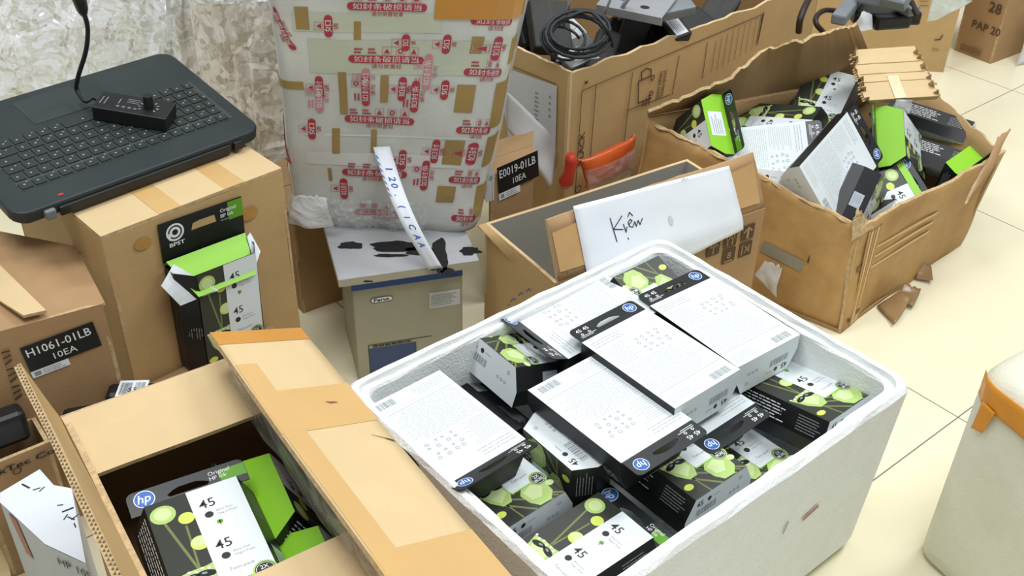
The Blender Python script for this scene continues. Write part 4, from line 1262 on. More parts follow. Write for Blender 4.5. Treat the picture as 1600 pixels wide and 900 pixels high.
# ------------------------------------------------------------------ large printed carton full of adapters
KZ = .36
kx = V((.75, .66, 0)).normalized(); ky = V((-kx.y, kx.x, 0)); ko = V((.093, 1.756, 0)); KW, KD = .72, .40
root = thing('printed_carton', 'large open brown carton printed with delivery truck drawing, full of adapters', 'carton', ko + kx * KW / 2 + ky * KD / 2)
mb = MB(); ka, kb, kc, kd = ko, ko + kx * KW, ko + kx * KW + ky * KD, ko + ky * KD
bo = V((-.012, .03, 0))
for k, (A, B, h0, h1) in enumerate(((ka, kb, KZ, KZ + .006), (kb, kc, KZ, KZ), (kc, kd, KZ + .05, KZ + .07), (kd, ka, KZ, KZ))):
    mb.sheet(quad(A, B, B + Z * h1, A + Z * h0, .002, 60 + k, .010 if k == 0 else .004, 6, 22), 40, 8, .006, 'kraft', 'kraft_inside', 'kraft_light')
mb.sheet(quad(ka + Z * .006, kb + Z * .006, kc + Z * .006, kd + Z * .006), 1, 1, .006, 'kraft_inside')
SK = Plane(ko + Z * KZ, kx, Z)
e = .0026
def kl(pts, wd=.0016): mb.line(SK, [SK.pick(*p) for p in pts], wd, 'print_brown', e=e)
kl([(897, 395 - 90), (908, 141), (1190, 22), (1182, 70)]); kl([(920, 260), (930, 133)]); kl([(972, 235), (987, 113)]); kl([(978, 172), (1046, 147)]); kl([(1049, 147), (1060, 86)]); kl([(1096, 122), (1104, 66)])
kl([(1182, 66), (1192, 20)], .004)
for k in range(8): kl([(1110 + k * 9, 112 - k * 5), (1118 + k * 9, 62 - k * 5)], .0009)
u, v = SK.pick(911, 228); mb.text(SK, 'BLACK', u, v - .035, .013, 'print_brown', ang=PI / 2, e=e, bold=.015, w_=.066)
u, v = SK.pick(1028, 150)
for k, t in enumerate(('GIAO HANG', 'TOAN QUOC')): mb.text(SK, t, u + .012 * k, v - .004, .008, 'print_brown', ang=PI / 2 - .08, e=e, bold=.012, w_=.055)
TR = [[(0, 0), (0, .05), (.045, .056), (.047, .01)], [(.047, .045), (.062, .048), (.066, .03), (.06, .012), (.047, .010)], [(-.012, .008), (.008, .009)], [(-.012, .02), (.004, .021)], [(-.010, .030), (.002, .031)]]
tu, tv = SK.pick(1000, 150)
for s_ in TR:      # the truck drawing stands on its tail, as printed
    mb.line(SK, [(tu - y * .72 + .030, tv - .012 + x) for x, y in s_], .0026, 'print_brown', e=e)
for x in (.010, .042): mb.ring(SK, tu + .028, tv - .012 + x, .0035, .0058, 'print_brown', e, n=12)
u, v = SK.pick(912, 131); mb.rect(SK, u, v, .008, .005, 'print_brown', e=e)
u, v = SK.pick(890, 300); mb.ring(SK, u + .02, v + .0, .006, .008, 'print_brown', e, n=12)
mb.build('carton_body', root)
# shipping sheet on its left side
SKL = Plane(ko + Z * KZ, -ky, Z)
mb = MB(); pp = [SKL.pick(*p) for p in ((778, 100), (872, 134), (869, 262), (800, 240))]
mb.poly(SKL, pp, 'paper_grey', .0028)
(u, v) = SKL.pick(838, 140); mb.scribble(SKL, u, v - .06, .012, .06, 'ink_mid', 7, 3, .4, .0032); (u, v) = SKL.pick(860, 145); mb.scribble(SKL, u, v - .05, .006, .05, 'ink_mid', 4, 5, .4, .0032)
kx0_ = SKL.pick(893, 120); k1_ = SKL.pick(800, 95)
mb.line(SKL, [SKL.pick(870, 131), SKL.pick(790, 98)], .0016, 'print_brown', e=.003)
mb.build('shipping_sheet', root)

# contents of the large carton
def ori(x, n):
    x = V(x).normalized(); n = V(n); n = (n - x * n.dot(x)).normalized(); return x, n.cross(x), n


def adapter(label, px, py, z, xd, nd_, L, W_, H, m='black_plastic', bev=.006, lab=None, cat='power adapter', name='power_adapter', stub=True, group='black adapters in the printed carton'):
    x, y, n = ori(xd, nd_); c = at(px, py, z); o = c - x * L / 2 - y * W_ / 2 - n * H
    root = thing(name, label, cat, c - n * H, group)
    mb = MB(); mb.box(o, x * L, y * W_, n * H, m, bev)
    S = Plane(o + n * H, x, y)
    if lab:
        mb.rect(S, L * lab[0], W_ * lab[1], L * lab[2], W_ * lab[3], lab[4], e=.0005)
        mb.scribble(S, L * (lab[0] + .06), W_ * (lab[1] + .1), L * (lab[2] - .12), W_ * (lab[3] - .2), 'text_grey', 5, int(px), .35, .0008)
    else:
        mb.line(S, [(bev, W_ * .5), (L - bev, W_ * .5)], .0008, 'oil_black', e=.0003)
    mb.build('housing', root)
    if stub:
        mb = MB(); p = o + y * W_ / 2 + n * H / 2
        mb.tube([p + x * .001, p - x * .012, p - x * .022 - n * .004], [.0055, .0045, .0028], 'black_plastic', 10); mb.build('strain_relief', root)
    return root


adapter('thick square black adapter standing in the middle of the printed carton', 988, 60, 0.342, az(40, 60), az(300, 40), .080, .058, .036)
adapter('black adapter lying beside the coiled cables near the carton corner', 945, 82, 0.332, az(70, 35), az(300, 55), .105, .045, .032, 'dusty_black')
adapter('dusty grey flat adapter at the front corner of the printed carton', 905, 78, 0.326, az(38, 8), az(290, 65), .085, .060, .03, 'dusty_grey', .004)
adapter('dark adapter leaning at the far left corner of the printed carton', 862, 36, 0.370, az(100, 40), az(290, 30), .10, .075, .035, 'dusty_black', .004)
adapter('very dark adapter against the left wall of the printed carton', 826, 35, 0.355, az(115, 50), az(320, 40), .09, .05, .04, 'black_plastic', .004)
adapter('black adapter with a long white label by the printed side wall', 1046, 27, 0.376, az(125, 25), az(290, 55), .100, .042, .03, 'black_plastic', .004, (.05, .18, .75, .64, 'paper'), stub=False)
adapter('black adapter right of the white label one, along the carton wall', 1085, 38, 0.342, az(50, 10), az(300, 60), .10, .055, .03, 'black_plastic', stub=False)
adapter('black adapter under the carton rim at the far right end', 1125, 10, 0.355, az(60, 20), az(280, 60), .10, .06, .03, 'dusty_black')
adapter('pale blue white plug adapter inside the coiled cables', 890, 52, 0.342, az(40, 25), az(280, 50), .062, .048, .03, 'paper_grey', .008)

adapter('black adapter low under the bracket, behind the white label one', 1022, 58, .330, az(35, 30), az(300, 55), .10, .06, .035)
adapter('black adapter under the bracket end, next to the square one', 962, 66, .335, az(50, 45), az(300, 45), .09, .055, .035)
root = thing('metal_bracket', 'grey flat metal bracket plate with holes across the adapters', 'bracket', at(1000, 12, .40))
x, y, n = ori(az(-28, 0), V((0, -.25, 1))); c = at(990, 6, .415); mb = MB()
mb.box(c - x * .062 - y * .03, x * .13, y * .075, n * .003, 'metal_grey', .001)
S = Plane(c - x * .062 - y * .03 + n * .003, x, y); mb.disc(S, .088, .022, .007, 'oil_black', .0003, 1.3, .8); mb.disc(S, .03, .04, .004, 'oil_black', .0003)
mb.poly(S, [(0.01, .03), (.05, .028), (.06, .06), (.02, .07)], 'blue_panel', .0003)
mb.build('plate', root)
mb = MB(); mb.box(c - x * .062 - y * .03, x * .13, n * -.014, y * .003, 'metal_grey', .0006); mb.build('lip', root)
adapter('grey plastic housing plate lying at the top of the printed carton', 1045, 2, .42, az(20, 5), az(280, 75), .085, .06, .02, 'mid_grey_plastic', .003, cat='housing', name='plastic_housing', stub=False)
for lab, P0, P1 in (('thin grey metal rod leaning on the left over the cables', (893, -6, .46), (880, 42, .38)), ('thin metal rod standing beside the bracket plate', (955, -4, .45), (937, 40, .375)), ('flat silver rod sloping down from the bracket plate', (983, -4, .44), (962, 26, .385))):
    mb = MB(); mb.tube([at(*P0), at(*P1)], .004 if 'flat' in lab else .0028, 'metal_grey', 8); tag(mb.build('metal_rod', None, at(*P1)), lab, 'rod', 'metal rods among the adapters')
# coiled black cables
def coil(label, cpx, cpy, z, ra, rb, turns, seed, r=.0032, m='cable', tilt=.5):
    rg = random.Random(seed); c = at(cpx, cpy, z); P = []
    n = turns * 18
    for i in range(n):
        t = 2 * PI * i / 18; k = 1 + .10 * math.sin(t * .37 + seed)
        P.append(c + az(35) * (ra * k * math.cos(t)) + (az(125) * .75 + Z * tilt) * (rb * k * math.sin(t)) + Z * (.006 * math.sin(t * .5 + seed)) + V((0, -.002, .0)) * i / 18)
    mb = MB(); mb.tube(P, r, m, 7); return tag(mb.build('cable_coil', None, V((c.x, c.y, z - .03))), label, 'cable', 'cables in the printed carton')


coil('coil of black cable looped over the pale plug adapter', 905, 50, .405, .062, .045, 4, 2)
coil('thin black cable ring at the corner of the printed carton', 880, 62, .392, .04, .038, 2, 5, .0026)
mb = MB(); mb.tube(smooth_path([at(868, 78, .372), at(858, 58, .40), at(880, 32, .42), at(920, 18, .43), at(948, 45, .41), at(958, 72, .375)]), .0036, 'cable'); tag(mb.build('black_cable', None, at(868, 78, .37)), 'single black cable arching over the cable coil', 'cable', 'cables in the printed carton')
# crumpled paper bits on the rim corner
for lab, px, py, z, sd in (('scrap of torn white paper on the printed carton corner', 912, 98, .364, 3), ('small crumpled paper scrap left of the carton corner', 886, 92, .366, 6)):
    mb = MB(); c = at(px, py, z)
    mb.sheet(quad(c + az(215) * .025, c + az(20) * .03 + Z * .004, c + az(60) * .035 + Z * .012, c + az(130) * .02 + Z * .008, .008, sd, .006, 40), 8, 6, .0006, 'paper_grey', smooth=True)
    tag(mb.build('paper_scrap', None, c), lab, 'paper scrap', 'torn paper scraps')

# white sheet and plastic hanging by the large carton
mb = MB(); Pq = quad(at(866, 262, .20), at(845, 300, .14), at(790, 168, .36), at(868, 205, .30), .010, 12, .0, 14)
def hang(u, v):
    a, b = at(790, 200, .270), at(792, 142, .345); c, d = at(862, 296, .13), at(872, 224, .205)
    p = a.lerp(b, v).lerp(c.lerp(d, v), u); return p + V((.4, -.6, .3)) * (.008 * math.sin(PI * u) + .006 * nz(p, 22, 3))
mb.sheet(hang, 16, 8, .0008, 'paper_grey', smooth=True)
tag(mb.build('white_sheet', None, at(860, 290, .16)), 'creased white sheet draped down between the stickered and printed cartons', 'sheet')

# orange pouch and red piece between the cartons
root = None
oc = [SK(*SK.pick(px, py), .030) for px, py in ((888, 242), (976, 203), (968, 256), (900, 285))]
def pouch(u, v): return oc[3].lerp(oc[2], u).lerp(oc[0].lerp(oc[1], u), v) + SK.n * (.012 * max(0.0, math.sin(PI * u) * math.sin(PI * v)) ** .5 + .003 * nz((u * 3, v * 3, 1), 2.2, 4))
mb = MB(); mb.sheet(pouch, 14, 10, .008, 'orange_pack', smooth=True)
o = mb.build('orange_pouch', None, oc[3]); tag(o, 'glossy orange plastic pouch standing against the printed carton', 'pouch')
mb = MB(); mb.sheet(lambda u, v: pouch(.02 + u * .96, -.32 + v * 1.0) + SK.n * (.003 + .003 * nz((u, v, 0), 9, 2)), 16, 12, .0003, 'film_clear', smooth=True); mb.build('clear_wrapper', o)
mb = MB(); c = SK(*SK.pick(872, 258), .030)
mb.tube([c + V((0, 0, .035)), c + V((.002, 0, .02)), c + V((0, 0, -.002)), c + V((-.006, -.004, -.02)), c + V((-.008, -.004, -.03))], [.008, .012, .010, .014, .008], 'red_plastic', 12)
tag(mb.build('red_piece', None, c), 'red plastic piece between the white sheet and the orange pouch', 'plastic piece')

# ------------------------------------------------------------------ torn carton heaped with ink boxes
tF0, tF1 = at(1310, 521, 0), at(1500, 381, 0)
tB0 = tF0 + az(143) * .44; tB1 = tF1 + az(143) * .42
top = {'f0': at(1344, 350, .205), 'f1': at(1572, 235, .215), 'b0': at(1012, 182, .258), 'b1': at(1424, 108, .24)}
root = thing('torn_carton', 'battered brown carton with torn flaps, heaped with ink boxes', 'carton', (tF0 + tB1) / 2)
mb = MB()
fm = at(1262, 338, .222)     # dip of the rim on the near left side
S1 = mb.sheet(quad(tF0, tF1, top['f1'], top['f0'], .010, 71, .014, 7, 9, bow=-.004), 26, 14, .006, 'kraft_worn', 'kraft_inside', 'kraft_edge', smooth=True)
S2 = mb.sheet(quad(tB0, tF0, top['f0'], top['b0'], .005, 72, .010, 7, 10), 24, 12, .006, 'kraft_worn', 'kraft', 'kraft_edge', smooth=True)
mb.sheet(quad(tF1, tB1, top['b1'], top['f1'], .006, 73, .008, 7, 12), 20, 10, .006, 'kraft_worn', 'kraft_inside', 'kraft_edge', smooth=True)
mb.sheet(quad(tB1, tB0, top['b0'], top['b1'], .004, 74), 20, 10, .006, 'kraft_brown', 'kraft_inside', 'kraft_edge', smooth=True)
mb.sheet(quad(tF0 + Z * .006, tF1 + Z * .006, tB1 + Z * .006, tB0 + Z * .006), 4, 4, .006, 'kraft_inside')
# scuffs and clear tape bands on the near side
for u0, v0, u1, v1, m in ((.05, .55, .10, .60, 'print_brown_soft'), (.10, .10, .13, .14, 'print_brown_soft'), (.03, .08, .05, .12, 'print_brown')):
    mb.poly(S1, [(u0, v0), (u1, v0 + .01), (u1, v1), (u0, v1)], m, .002)
mb.poly(S2, [(.62, .42), (.80, .40), (.81, .50), (.63, .52)], 'dirt', .002)
for k in range(5): mb.poly(S1, [(.06 + k * .015, .02), (.075 + k * .015, .02), (.10 + k * .02, .9), (.085 + k * .02, .9)], 'tape_pale' if k % 2 else 'kraft_worn', .0016)
for k in range(3): mb.poly(S1, [(.15, .5 + k * .09), (.6, .48 + k * .10), (.6, .51 + k * .10), (.15, .52 + k * .09)], 'tape_pale', .0016)
mb.build('carton_body', root)
# tall back flap still standing
mb = MB(); bf = [top['b0'] + Z * .001, top['b1'] + Z * .001]
TE = [(0, 1014, 176), (.10, 1052, 160), (.28, 1140, 128), (.36, 1160, 108), (.46, 1200, 74), (.62, 1255, 66), (.80, 1300, 50), (1, 1340, 38)]
def backflap(u, v):
    i = max(k for k in range(len(TE) - 1) if TE[k][0] <= u); f = (u - TE[i][0]) / (TE[i + 1][0] - TE[i][0])
    px = TE[i][1] + (TE[i + 1][1] - TE[i][1]) * f; py = TE[i][2] + (TE[i + 1][2] - TE[i][2]) * f
    t = at(px, py, .275 + .115 * min(1, u * 1.6)) + Z * (.007 * nz((u * 20, 0, 2), 1, 3) + .005 * nz((u * 70, 0, 2), 1, 4)) * min(1, u * 8)
    return bf[0].lerp(bf[1], u * .86).lerp(t, v)
S = mb.sheet(backflap, 60, 6, .006, 'kraft_inside', 'kraft_light', 'kraft_edge')
mb.build('back_flap', root)
# ragged front strip on the near side: torn flap bent inward
mb = MB()
def lip(u, v):
    p = top['b0'].lerp(top['f0'], .02 + .98 * u); q = p + V((.03, .02, 0)) * v * .5 - Z * (.004 + .018 * v) + Z * (.006 * nz((u * 14, v, 0), 1, 7)) + V((.01, .02, 0)) * .3 * nz((u * 22, v * 2, 3), 1, 9)
    return q
mb.sheet(lip, 40, 4, .004, 'kraft_edge', 'kraft', 'kraft_edge'); mb.build('torn_lip', root)
# folded flap on the far right rim with shredded ends
mb = MB(); ga = [at(1332, 78, .345), at(1428, 72, .345), at(1466, 150, .288), at(1352, 157, .288)]
def folded(u, v):
    p = ga[3].lerp(ga[2], u).lerp(ga[0].lerp(ga[1], u), v); n = V((0, -.75, .65))
    return p + n * (.0003 * math.cos(v * 19) + .0010 * nz((u * 6, v * 6, 0), 1, 3)) + V((.006 * nz((v * 40, 0, u), 1, 2), 0, 0)) * (1 if u in (0, 1) else .2)
S = mb.sheet(folded, 12, 20, .012, 'kraft_light', 'kraft_inside', 'kraft_edge')
for v in (.34, .50, .70): mb.line(lambda a, b, e=0.0: S(a, b, e), [(.02, v), (.35, v + .005), (.7, v - .004), (.98, v)], .012, 'kraft_inside', e=.0006)
for k in range(22):
    v = .03 + k * .043
    for u, sgn in ((0.0, -1), (1.0, 1)):
        p = S(u, v); mb.box(p - Z * .004, V((sgn * (.005 + .005 * abs(nz((k, u, 0), 2.3, 5))), -.004, 0)), V((0, .002, -.002)), V((0, .002, .002)), 'kraft_edge' if k % 2 else 'kraft')
for u in (.44, .56):
    pass
mb.poly(S, [(.40, -.0), (.56, -.0), (.56, .45), (.40, .45)], 'tape_pale', .0012)
mb.build('folded_flap', root)
mb = MB(); ctop = S(.41, 0.0); mb.sheet(quad(ctop + V((0, -.006, -.028)), ctop + V((.030, -.006, -.026)), ctop + V((.030, -.004, .0)), ctop + V((0, -.004, .0)), .003, 4, .0, 60), 6, 6, .0004, 'film_milky', smooth=True); mb.build('tape_end', root)
mb = MB(); ct = top['f0'] + Z * .004     # frayed tuft where the rim tore at the near corner
for k in range(5):
    o_ = ct + az(44) * (k * .009 - .018); mb.sheet(quad(o_ - Z * .03, o_ + az(30) * .02 - Z * .022, o_ + az(44 + 30 * k) * .016 + Z * (.012 + .004 * (k % 3)), o_ + az(120 + 20 * k) * .008 + Z * .010, .006, k + 2, .006, 40), 4, 5, .002, 'kraft_edge', 'kraft_light', 'kraft_edge')
mb.build('torn_tuft', root)
# bent corner flap at the right
mb = MB(); mb.sheet(quad(at(1512, 318, .20), at(1548, 268, .215), at(1584, 196, .265), at(1562, 210, .255), .004, 75, .02, 20, 14), 12, 8, .005, 'kraft_brown', 'kraft_inside', 'kraft_edge', smooth=True); mb.build('corner_flap', root)

TG = 'torn'
def heap(label, px, py, z, up, fr, anchor, kind='black', **k):
    return ink(label, TG, up, fr, at(px, py, z), anchor, kind, **k)


TOPC, SEAL = (0, IL, ID / 2), (IW / 2, IL * .37, IC * .6)
heap('ink box at the far left of the heap, lime end with white label', 1121, 193, .268, az(-50, 48), az(215, 25), TOPC, 'label')
heap('ink box picture up near the back of the heap, right of the white label box', 1205, 186, .236, az(-38, 14), az(250, 72), CF)
heap('ink box under the standing flap, picture up with badge towards the viewer', 1285, 152, .252, az(62, 18), az(250, 62), CF)
heap('white backed ink box standing in the heap, pictograms and black tab at right', 1192, 246, .222, az(0, 8), -az(262, 42), CB)
heap('ink box on its head behind the note flap, white end with bar code out', 1214, 290, .206, az(95, -28), az(80, 62), (0, 0, ID / 2))
heap('long ink box leaning up mid heap, greyish white back and black side', 1311, 260, .240, az(50, 16), -az(322, 34), CB)
heap('ink box with large lime end beside the leaning box, picture facing right', 1391, 211, .240, az(225, 40), az(337, 24), TOPC, 'green')
heap('black sided ink box against the right carton wall, white print along it', 1444, 195, .200, az(143, 2), az(53, 50), (-IW / 2, IL * .5, IC * .5))
heap('ink box with lime end in the right corner of the torn carton', 1515, 251, .184, az(300, 80), az(134), TOPC, 'green')
t9 = heap('ink box with logo tab past a lime edge, near right of the heap', 1421, 290, .174, az(20, 15), az(268, 54), (0, IL, ID), lift=.044, bend=4)
mb = MB(); mb.sheet(quad((-IWF / 2, IL - .001, ID + .0012), (IWF / 2, IL - .001, ID + .0012), (IWF / 2 + .004, IL + .013, ID + .001), (-IWF / 2 - .004, IL + .013, ID + .001)), 2, 2, .0008, 'lime', 'print_white')
mb.build('top_flap', t9)
heap('black ink box with square silver seal beside the leaning box', 1321, 306, .203, az(234, -45), az(324), SEAL)
heap('dark ink box lowest at the front rim of the torn carton', 1368, 327, .158, az(44), az(134, -8), (IW / 2, IL * .15, IC * .3))
heap('dark sided ink box filling the gap right of the large lime end', 1462, 254, .165, az(146, 2), az(56, 52), (-IW / 2, IL * .4, IC * .5))
heap('dark ink box below the lime corner box', 1486, 290, .122, az(44), az(134, -12), (IW / 2, IL * 1.15, IC * .3))

# ------------------------------------------------------------------ scraps by the torn carton
mat('film_brown', '#9a7c52', 0.3, var=0.2, vscale=14, bump=0.5, bscale=25, spec=0.6)
for lab, P, sd in (('torn brown cardboard scrap on the floor, nearer the torn carton front corner', ((1370, 478), (1398, 505), (1428, 462), (1410, 452)), 3), ('brown tape scrap curling from under the torn carton', ((1395, 470), (1428, 478), (1440, 448), (1415, 440)), 5),
                   ('small rounded brown scrap right along the torn carton base', ((1430, 436), (1458, 438), (1455, 412), (1440, 405)), 8), ('tiny torn brown scrap near the far end of the carton base', ((1462, 388), (1482, 380), (1478, 372), (1466, 376)), 11)):
    mb = MB(); q = [at(x, y, .004 + .006 * i) for i, (x, y) in enumerate(P)]
    mb.sheet(quad(q[0], q[1], q[2], q[3], .006, sd, .01, 30, 9), 10, 8, .0012, 'film_brown', smooth=True); tag(mb.build('cardboard_scrap', None, V((q[0].x, q[0].y, 0))), lab, 'scrap', 'brown scraps on the floor')
mb = MB(); TW = Plane(tF0, tB0 - tF0, Z); q = [TW(*TW.pick(px, py), -.012) for px, py in ((1184, 425), (1216, 462), (1226, 408), (1200, 402))]
mb.sheet(quad(q[0], q[1], q[2], q[3], .010, 4, .012, 26, 6), 12, 10, .0006, 'film_milky', smooth=True)
tag(mb.build('tape_tatter', None, q[1]), 'crumpled clear tape tatter hanging on the torn carton beside the note carton', 'tape')

# ------------------------------------------------------------------ background on the right
mo = at(1474, 113, 0)
root = thing('machine_carton', 'brown carton with grey machine part on top, behind the torn carton', 'carton', mo + az(150) * .2 + az(70) * .15)
mx, my = az(172), az(82); MW_, MD_, MH = .46, .34, .30
mb = MB(); a, b, c, d = mo + mx * MW_, mo, mo + my * MD_, mo + mx * MW_ + my * MD_
for k, (A, B) in enumerate(((a, b), (b, c), (c, d), (d, a))): mb.sheet(quad(A, B, B + Z * MH, A + Z * MH, .003, 80 + k), 8, 6, .006, 'kraft', 'kraft_inside', 'kraft_edge')
mb.sheet(quad(a + Z * MH, b + Z * MH, c + Z * MH, d + Z * MH, .003, 3), 6, 6, .004, 'kraft')
SMc = Plane(mo + Z * .0, -mx, Z)
(u, v) = SMc.pick(1468, 62); mb.line(SMc, [(u - .012, v), (u, v + .002), (u + .004, v + .014)], .003, 'print_brown', e=.004)
(u, v) = SMc.pick(1456, 76); mb.text(SMc, 'cm', u, v - .004, .010, 'print_brown_soft', e=.004)
for k in range(3): mb.line(SMc, [SMc.pick(1436, 8 - k * 7), SMc.pick(1450, 8 - k * 7)], .002, 'print_brown_soft', e=.004)
mb.build('carton_body', root)
mb = MB(); mb.sheet(quad(at(1448, 35, .305), at(1470, 28, .305), at(1520, 2, .305), at(1460, -20, .305), .006, 9, 0, 18), 12, 8, .0008, 'film_grey', smooth=True); mb.build('grey_film', root)

root = thing('machine_part', 'dark grey plastic machine frame with bent cable on top of the back carton', 'machine part', at(1390, 30, .30))
mb = MB()
def beam(p, q, wd, ht, m):
    p, q = V(p), V(q); d = (q - p).normalized(); s_ = d.cross(Z).normalized(); n = s_.cross(d); mb.box(p - s_ * wd / 2, q - p, s_ * wd, n * ht, m, min(wd, ht) * .2)
zz = .335
beam(at(1308, 40, zz), at(1345, -8, zz), .030, .022, 'mid_grey_plastic'); beam(at(1340, 2, zz + .02), at(1402, 14, zz + .02), .030, .025, 'mid_grey_plastic')
beam(at(1395, 16, zz + .03), at(1418, -25, zz + .07), .05, .03, 'mid_grey_plastic'); beam(at(1402, 14, zz), at(1428, 26, zz), .03, .02, 'mid_grey_plastic')
mb.build('frame', root)
mb = MB(); beam(at(1325, 30, .305), at(1428, 30, .305), .075, .028, 'black_plastic'); beam(at(1360, 44, .30), at(1415, 40, .30), .04, .03, 'black_plastic'); mb.build('base', root)
mb = MB(); mb.tube(smooth_path([at(1310, 18, .345), at(1290, 16, .352), at(1277, 24, .352), at(1275, 36, .345), at(1284, 48, .33), at(1292, 56, .31)]), .0055, 'cable_brown'); mb.build('cord', root)
mb = MB(); mb.tube(smooth_path([at(1266, -6, .40), at(1256, 14, .39), at(1250, 32, .375), at(1248, 50, .35)]), .0065, 'cable_brown'); tag(mb.build('dark_cable', None, at(1248, 50, .35)), 'dark brown cable hanging down behind the torn carton flap', 'cable')
mb = MB(); mb.tube(smooth_path([at(1420, -6, .36), at(1426, 8, .355), at(1434, 26, .345)]), .006, 'cable_brown'); tag(mb.build('dark_cable', None, at(1434, 26, .34)), 'short dark cable at the right side of the grey machine part', 'cable')
mb = MB(); q = [at(1330, 52, .33), at(1362, 46, .33), at(1366, 20, .36), at(1346, 14, .37)]
mb.sheet(quad(q[0], q[1], q[2], q[3], .014, 5, .01, 24), 14, 12, .0005, 'film_milky', smooth=True); tag(mb.build('plastic_bag', None, q[0]), 'small crumpled clear plastic bag in front of the grey machine part', 'plastic bag')

po, pl_, pr_ = at(1547, 100, 0), at(1490, 78, 0), at(1602, 80, 0)
px_ = (po - pl_).normalized(); py_ = V((-px_.y, px_.x, 0))
root, SPp = closed_carton('closed_carton', 'closed brown carton standing alone at the far right edge', pl_, px_, py_, (po - pl_).length, .30, .26, 'kraft_brown', 91)
mb = MB()
for t, x, y, h in (('PAP 20', 1520, 37, .020), ('28', 1546, 12, .026)):
    u, v = SPp.pick(x, y); mb.text(SPp, t, u, v - .008, h, 'print_brown', e=.003, bold=.015)
u, v = SPp.pick(1503, 66); mb.scribble(SPp, u, v - .02, .08, .02, 'print_brown_soft', 2, 4, .5, .003)
mb.build('printing', root)
mb = MB(); a0_, b0_ = at(1575, 92, .0), at(1640, 60, 0)
mb.sheet(quad(at(1590, 102, .005), at(1678, 80, .005), at(1700, -6, .12), at(1612, 26, .12), .02, 6, .0, 12), 16, 12, .001, 'film_milky', smooth=True); tag(mb.build('plastic_sheet', None, a0_), 'loose pale plastic sheet leaning against the far right carton', 'plastic sheet')
mb = MB(); mb.sheet(quad(at(1592, 46, .10), at(1612, 20, .11), at(1618, 14, .12), at(1596, 38, .115)), 1, 1, .001, 'tape_red'); 
# ------------------------------------------------------------------ second foam box at the right edge
GZ = .325
ga_ = at(1536, 572, GZ); gx = az(36); gy = az(-60)
g2 = V((ga_.x, ga_.y, 0)); HX2, HY2 = .20, .26
gc = g2 + gx * (HX2 - .004) + gy * (HY2 - .004)
root = thing('closed_foam_box', 'old white foam box closed with orange tape at the right edge', 'foam box', gc)
mb = MB(); L = [(.006, 0, .03), (-.002, .008, .03), (-.003, .03, .03), (-.001, GZ - .06, .03), (.0, GZ - .022, .035), (.008, GZ - .008, .035), (.024, GZ, .03)]
loops = []
for i, (ins, z, r) in enumerate(L):
    lp = rrect(gc, gx, gy * -1, HX2 - ins, HY2 - ins, z, r); loops.append([p + V((nz(p, 20, i), nz(p, 20, i + 5), 0)) * .002 for p in lp])
mb.loft(loops, 'foam_old', smooth=True); mb.build('foam_body', root)
mb = MB()
TO = gc - gx * (HX2 + .0035); tp = Plane(TO + Z * (GZ - .040), gy, Z)
c0_ = -HY2 + .02
def tapeband(u, v):        # over the side just below the top edge, drooping at its torn end
    x = c0_ - .014 + (2 * HY2 - .02) * u; z = -.002 - .020 * u + .034 * v + .004 * nz((u * 9, v, 0), 1, 3)
    q = max(0.0, .035 - (x + HY2)); ins_ = .035 - math.sqrt(max(0, .035 ** 2 - q * q))      # follows the rounded corner
    return tp(x, z, .0015 + .0012 * nz((u * 14, v * 3, 1), 1, 6)) + gx * ins_
mb.sheet(tapeband, 40, 4, .0006, 'orange_tape', smooth=True)
mb.sheet(quad(tp(c0_ + .000, -.040, .003), tp(c0_ + .016, -.036, .003), tp(c0_ + .024, .004, .003), tp(c0_ + .004, .006, .003), .002, 4, .004, 40), 6, 8, .0006, 'orange_tape', smooth=True)
mb.build('tape_band', root)

# ------------------------------------------------------------------ left edge: stickered carton, parts, papered box
HZ = .33
hx_ = V((.857, .515, 0)).normalized(); hy_ = V((-hx_.y, hx_.x, 0)); ho = at(160, 474, HZ); ho = V((ho.x, ho.y, 0)) - hx_ * .30
root = thing('stickered_carton', 'brown carton with black sticker and half open flap at the left edge', 'carton', ho + hx_ * .15 + hy_ * .1)
mb = MB(); a, b, c, d = ho, ho + hx_ * .30, ho + hx_ * .30 + hy_ * .05, ho + hy_ * .05
for k, (A, B) in enumerate(((a, b), (b, c), (c, d), (d, a))): mb.sheet(quad(A, B, B + Z * HZ, A + Z * HZ, .0015, 95 + k), 8, 6, .005, 'kraft_brown', 'kraft_inside', 'kraft_edge')
mb.sheet(quad(a + Z * .006, b + Z * .006, c + Z * .006, d + Z * .006), 1, 1, .005, 'kraft_brown')
mb.build('carton_body', root)
SH = Plane(ho + hx_ * .30 + Z * HZ, hx_, Z)
mb = MB(); sticker(mb, SH, ((30, 543), (144, 501), (38, 583)), 'H1061-01LB', '10EA'); o = mb.build('label', root); o['label'] = 'black sticker reading H1061-01LB'
mb = MB()
for k in range(9):
    u, v = SH.pick(8 + k * 2.6, 548 + k * 9); mb.line(SH, [(u - .004, v), (u + .004, v + .002 * (k % 3))], .0028, 'print_brown', e=.0025)
mb.build('printing', root)
mb = MB(); mb.sheet(quad(ho + hx_ * .02 + Z * (HZ + .001), ho + hx_ * .303 + Z * (HZ + .001), at(118, 385, HZ + .004), at(-60, 350, HZ + .06), .003, 97), 8, 6, .004, 'kraft_brown', 'kraft_inside', 'kraft_light'); mb.build('top_flap', root)
mb = MB(); mb.sheet(quad(at(-40, 445, HZ + .02), at(36, 492, HZ + .014), at(72, 484, HZ + .012), at(-20, 395, HZ + .03), .002, 98), 6, 4, .004, 'kraft_light', 'kraft_edge', 'kraft_edge'); mb.build('loose_flap', root)

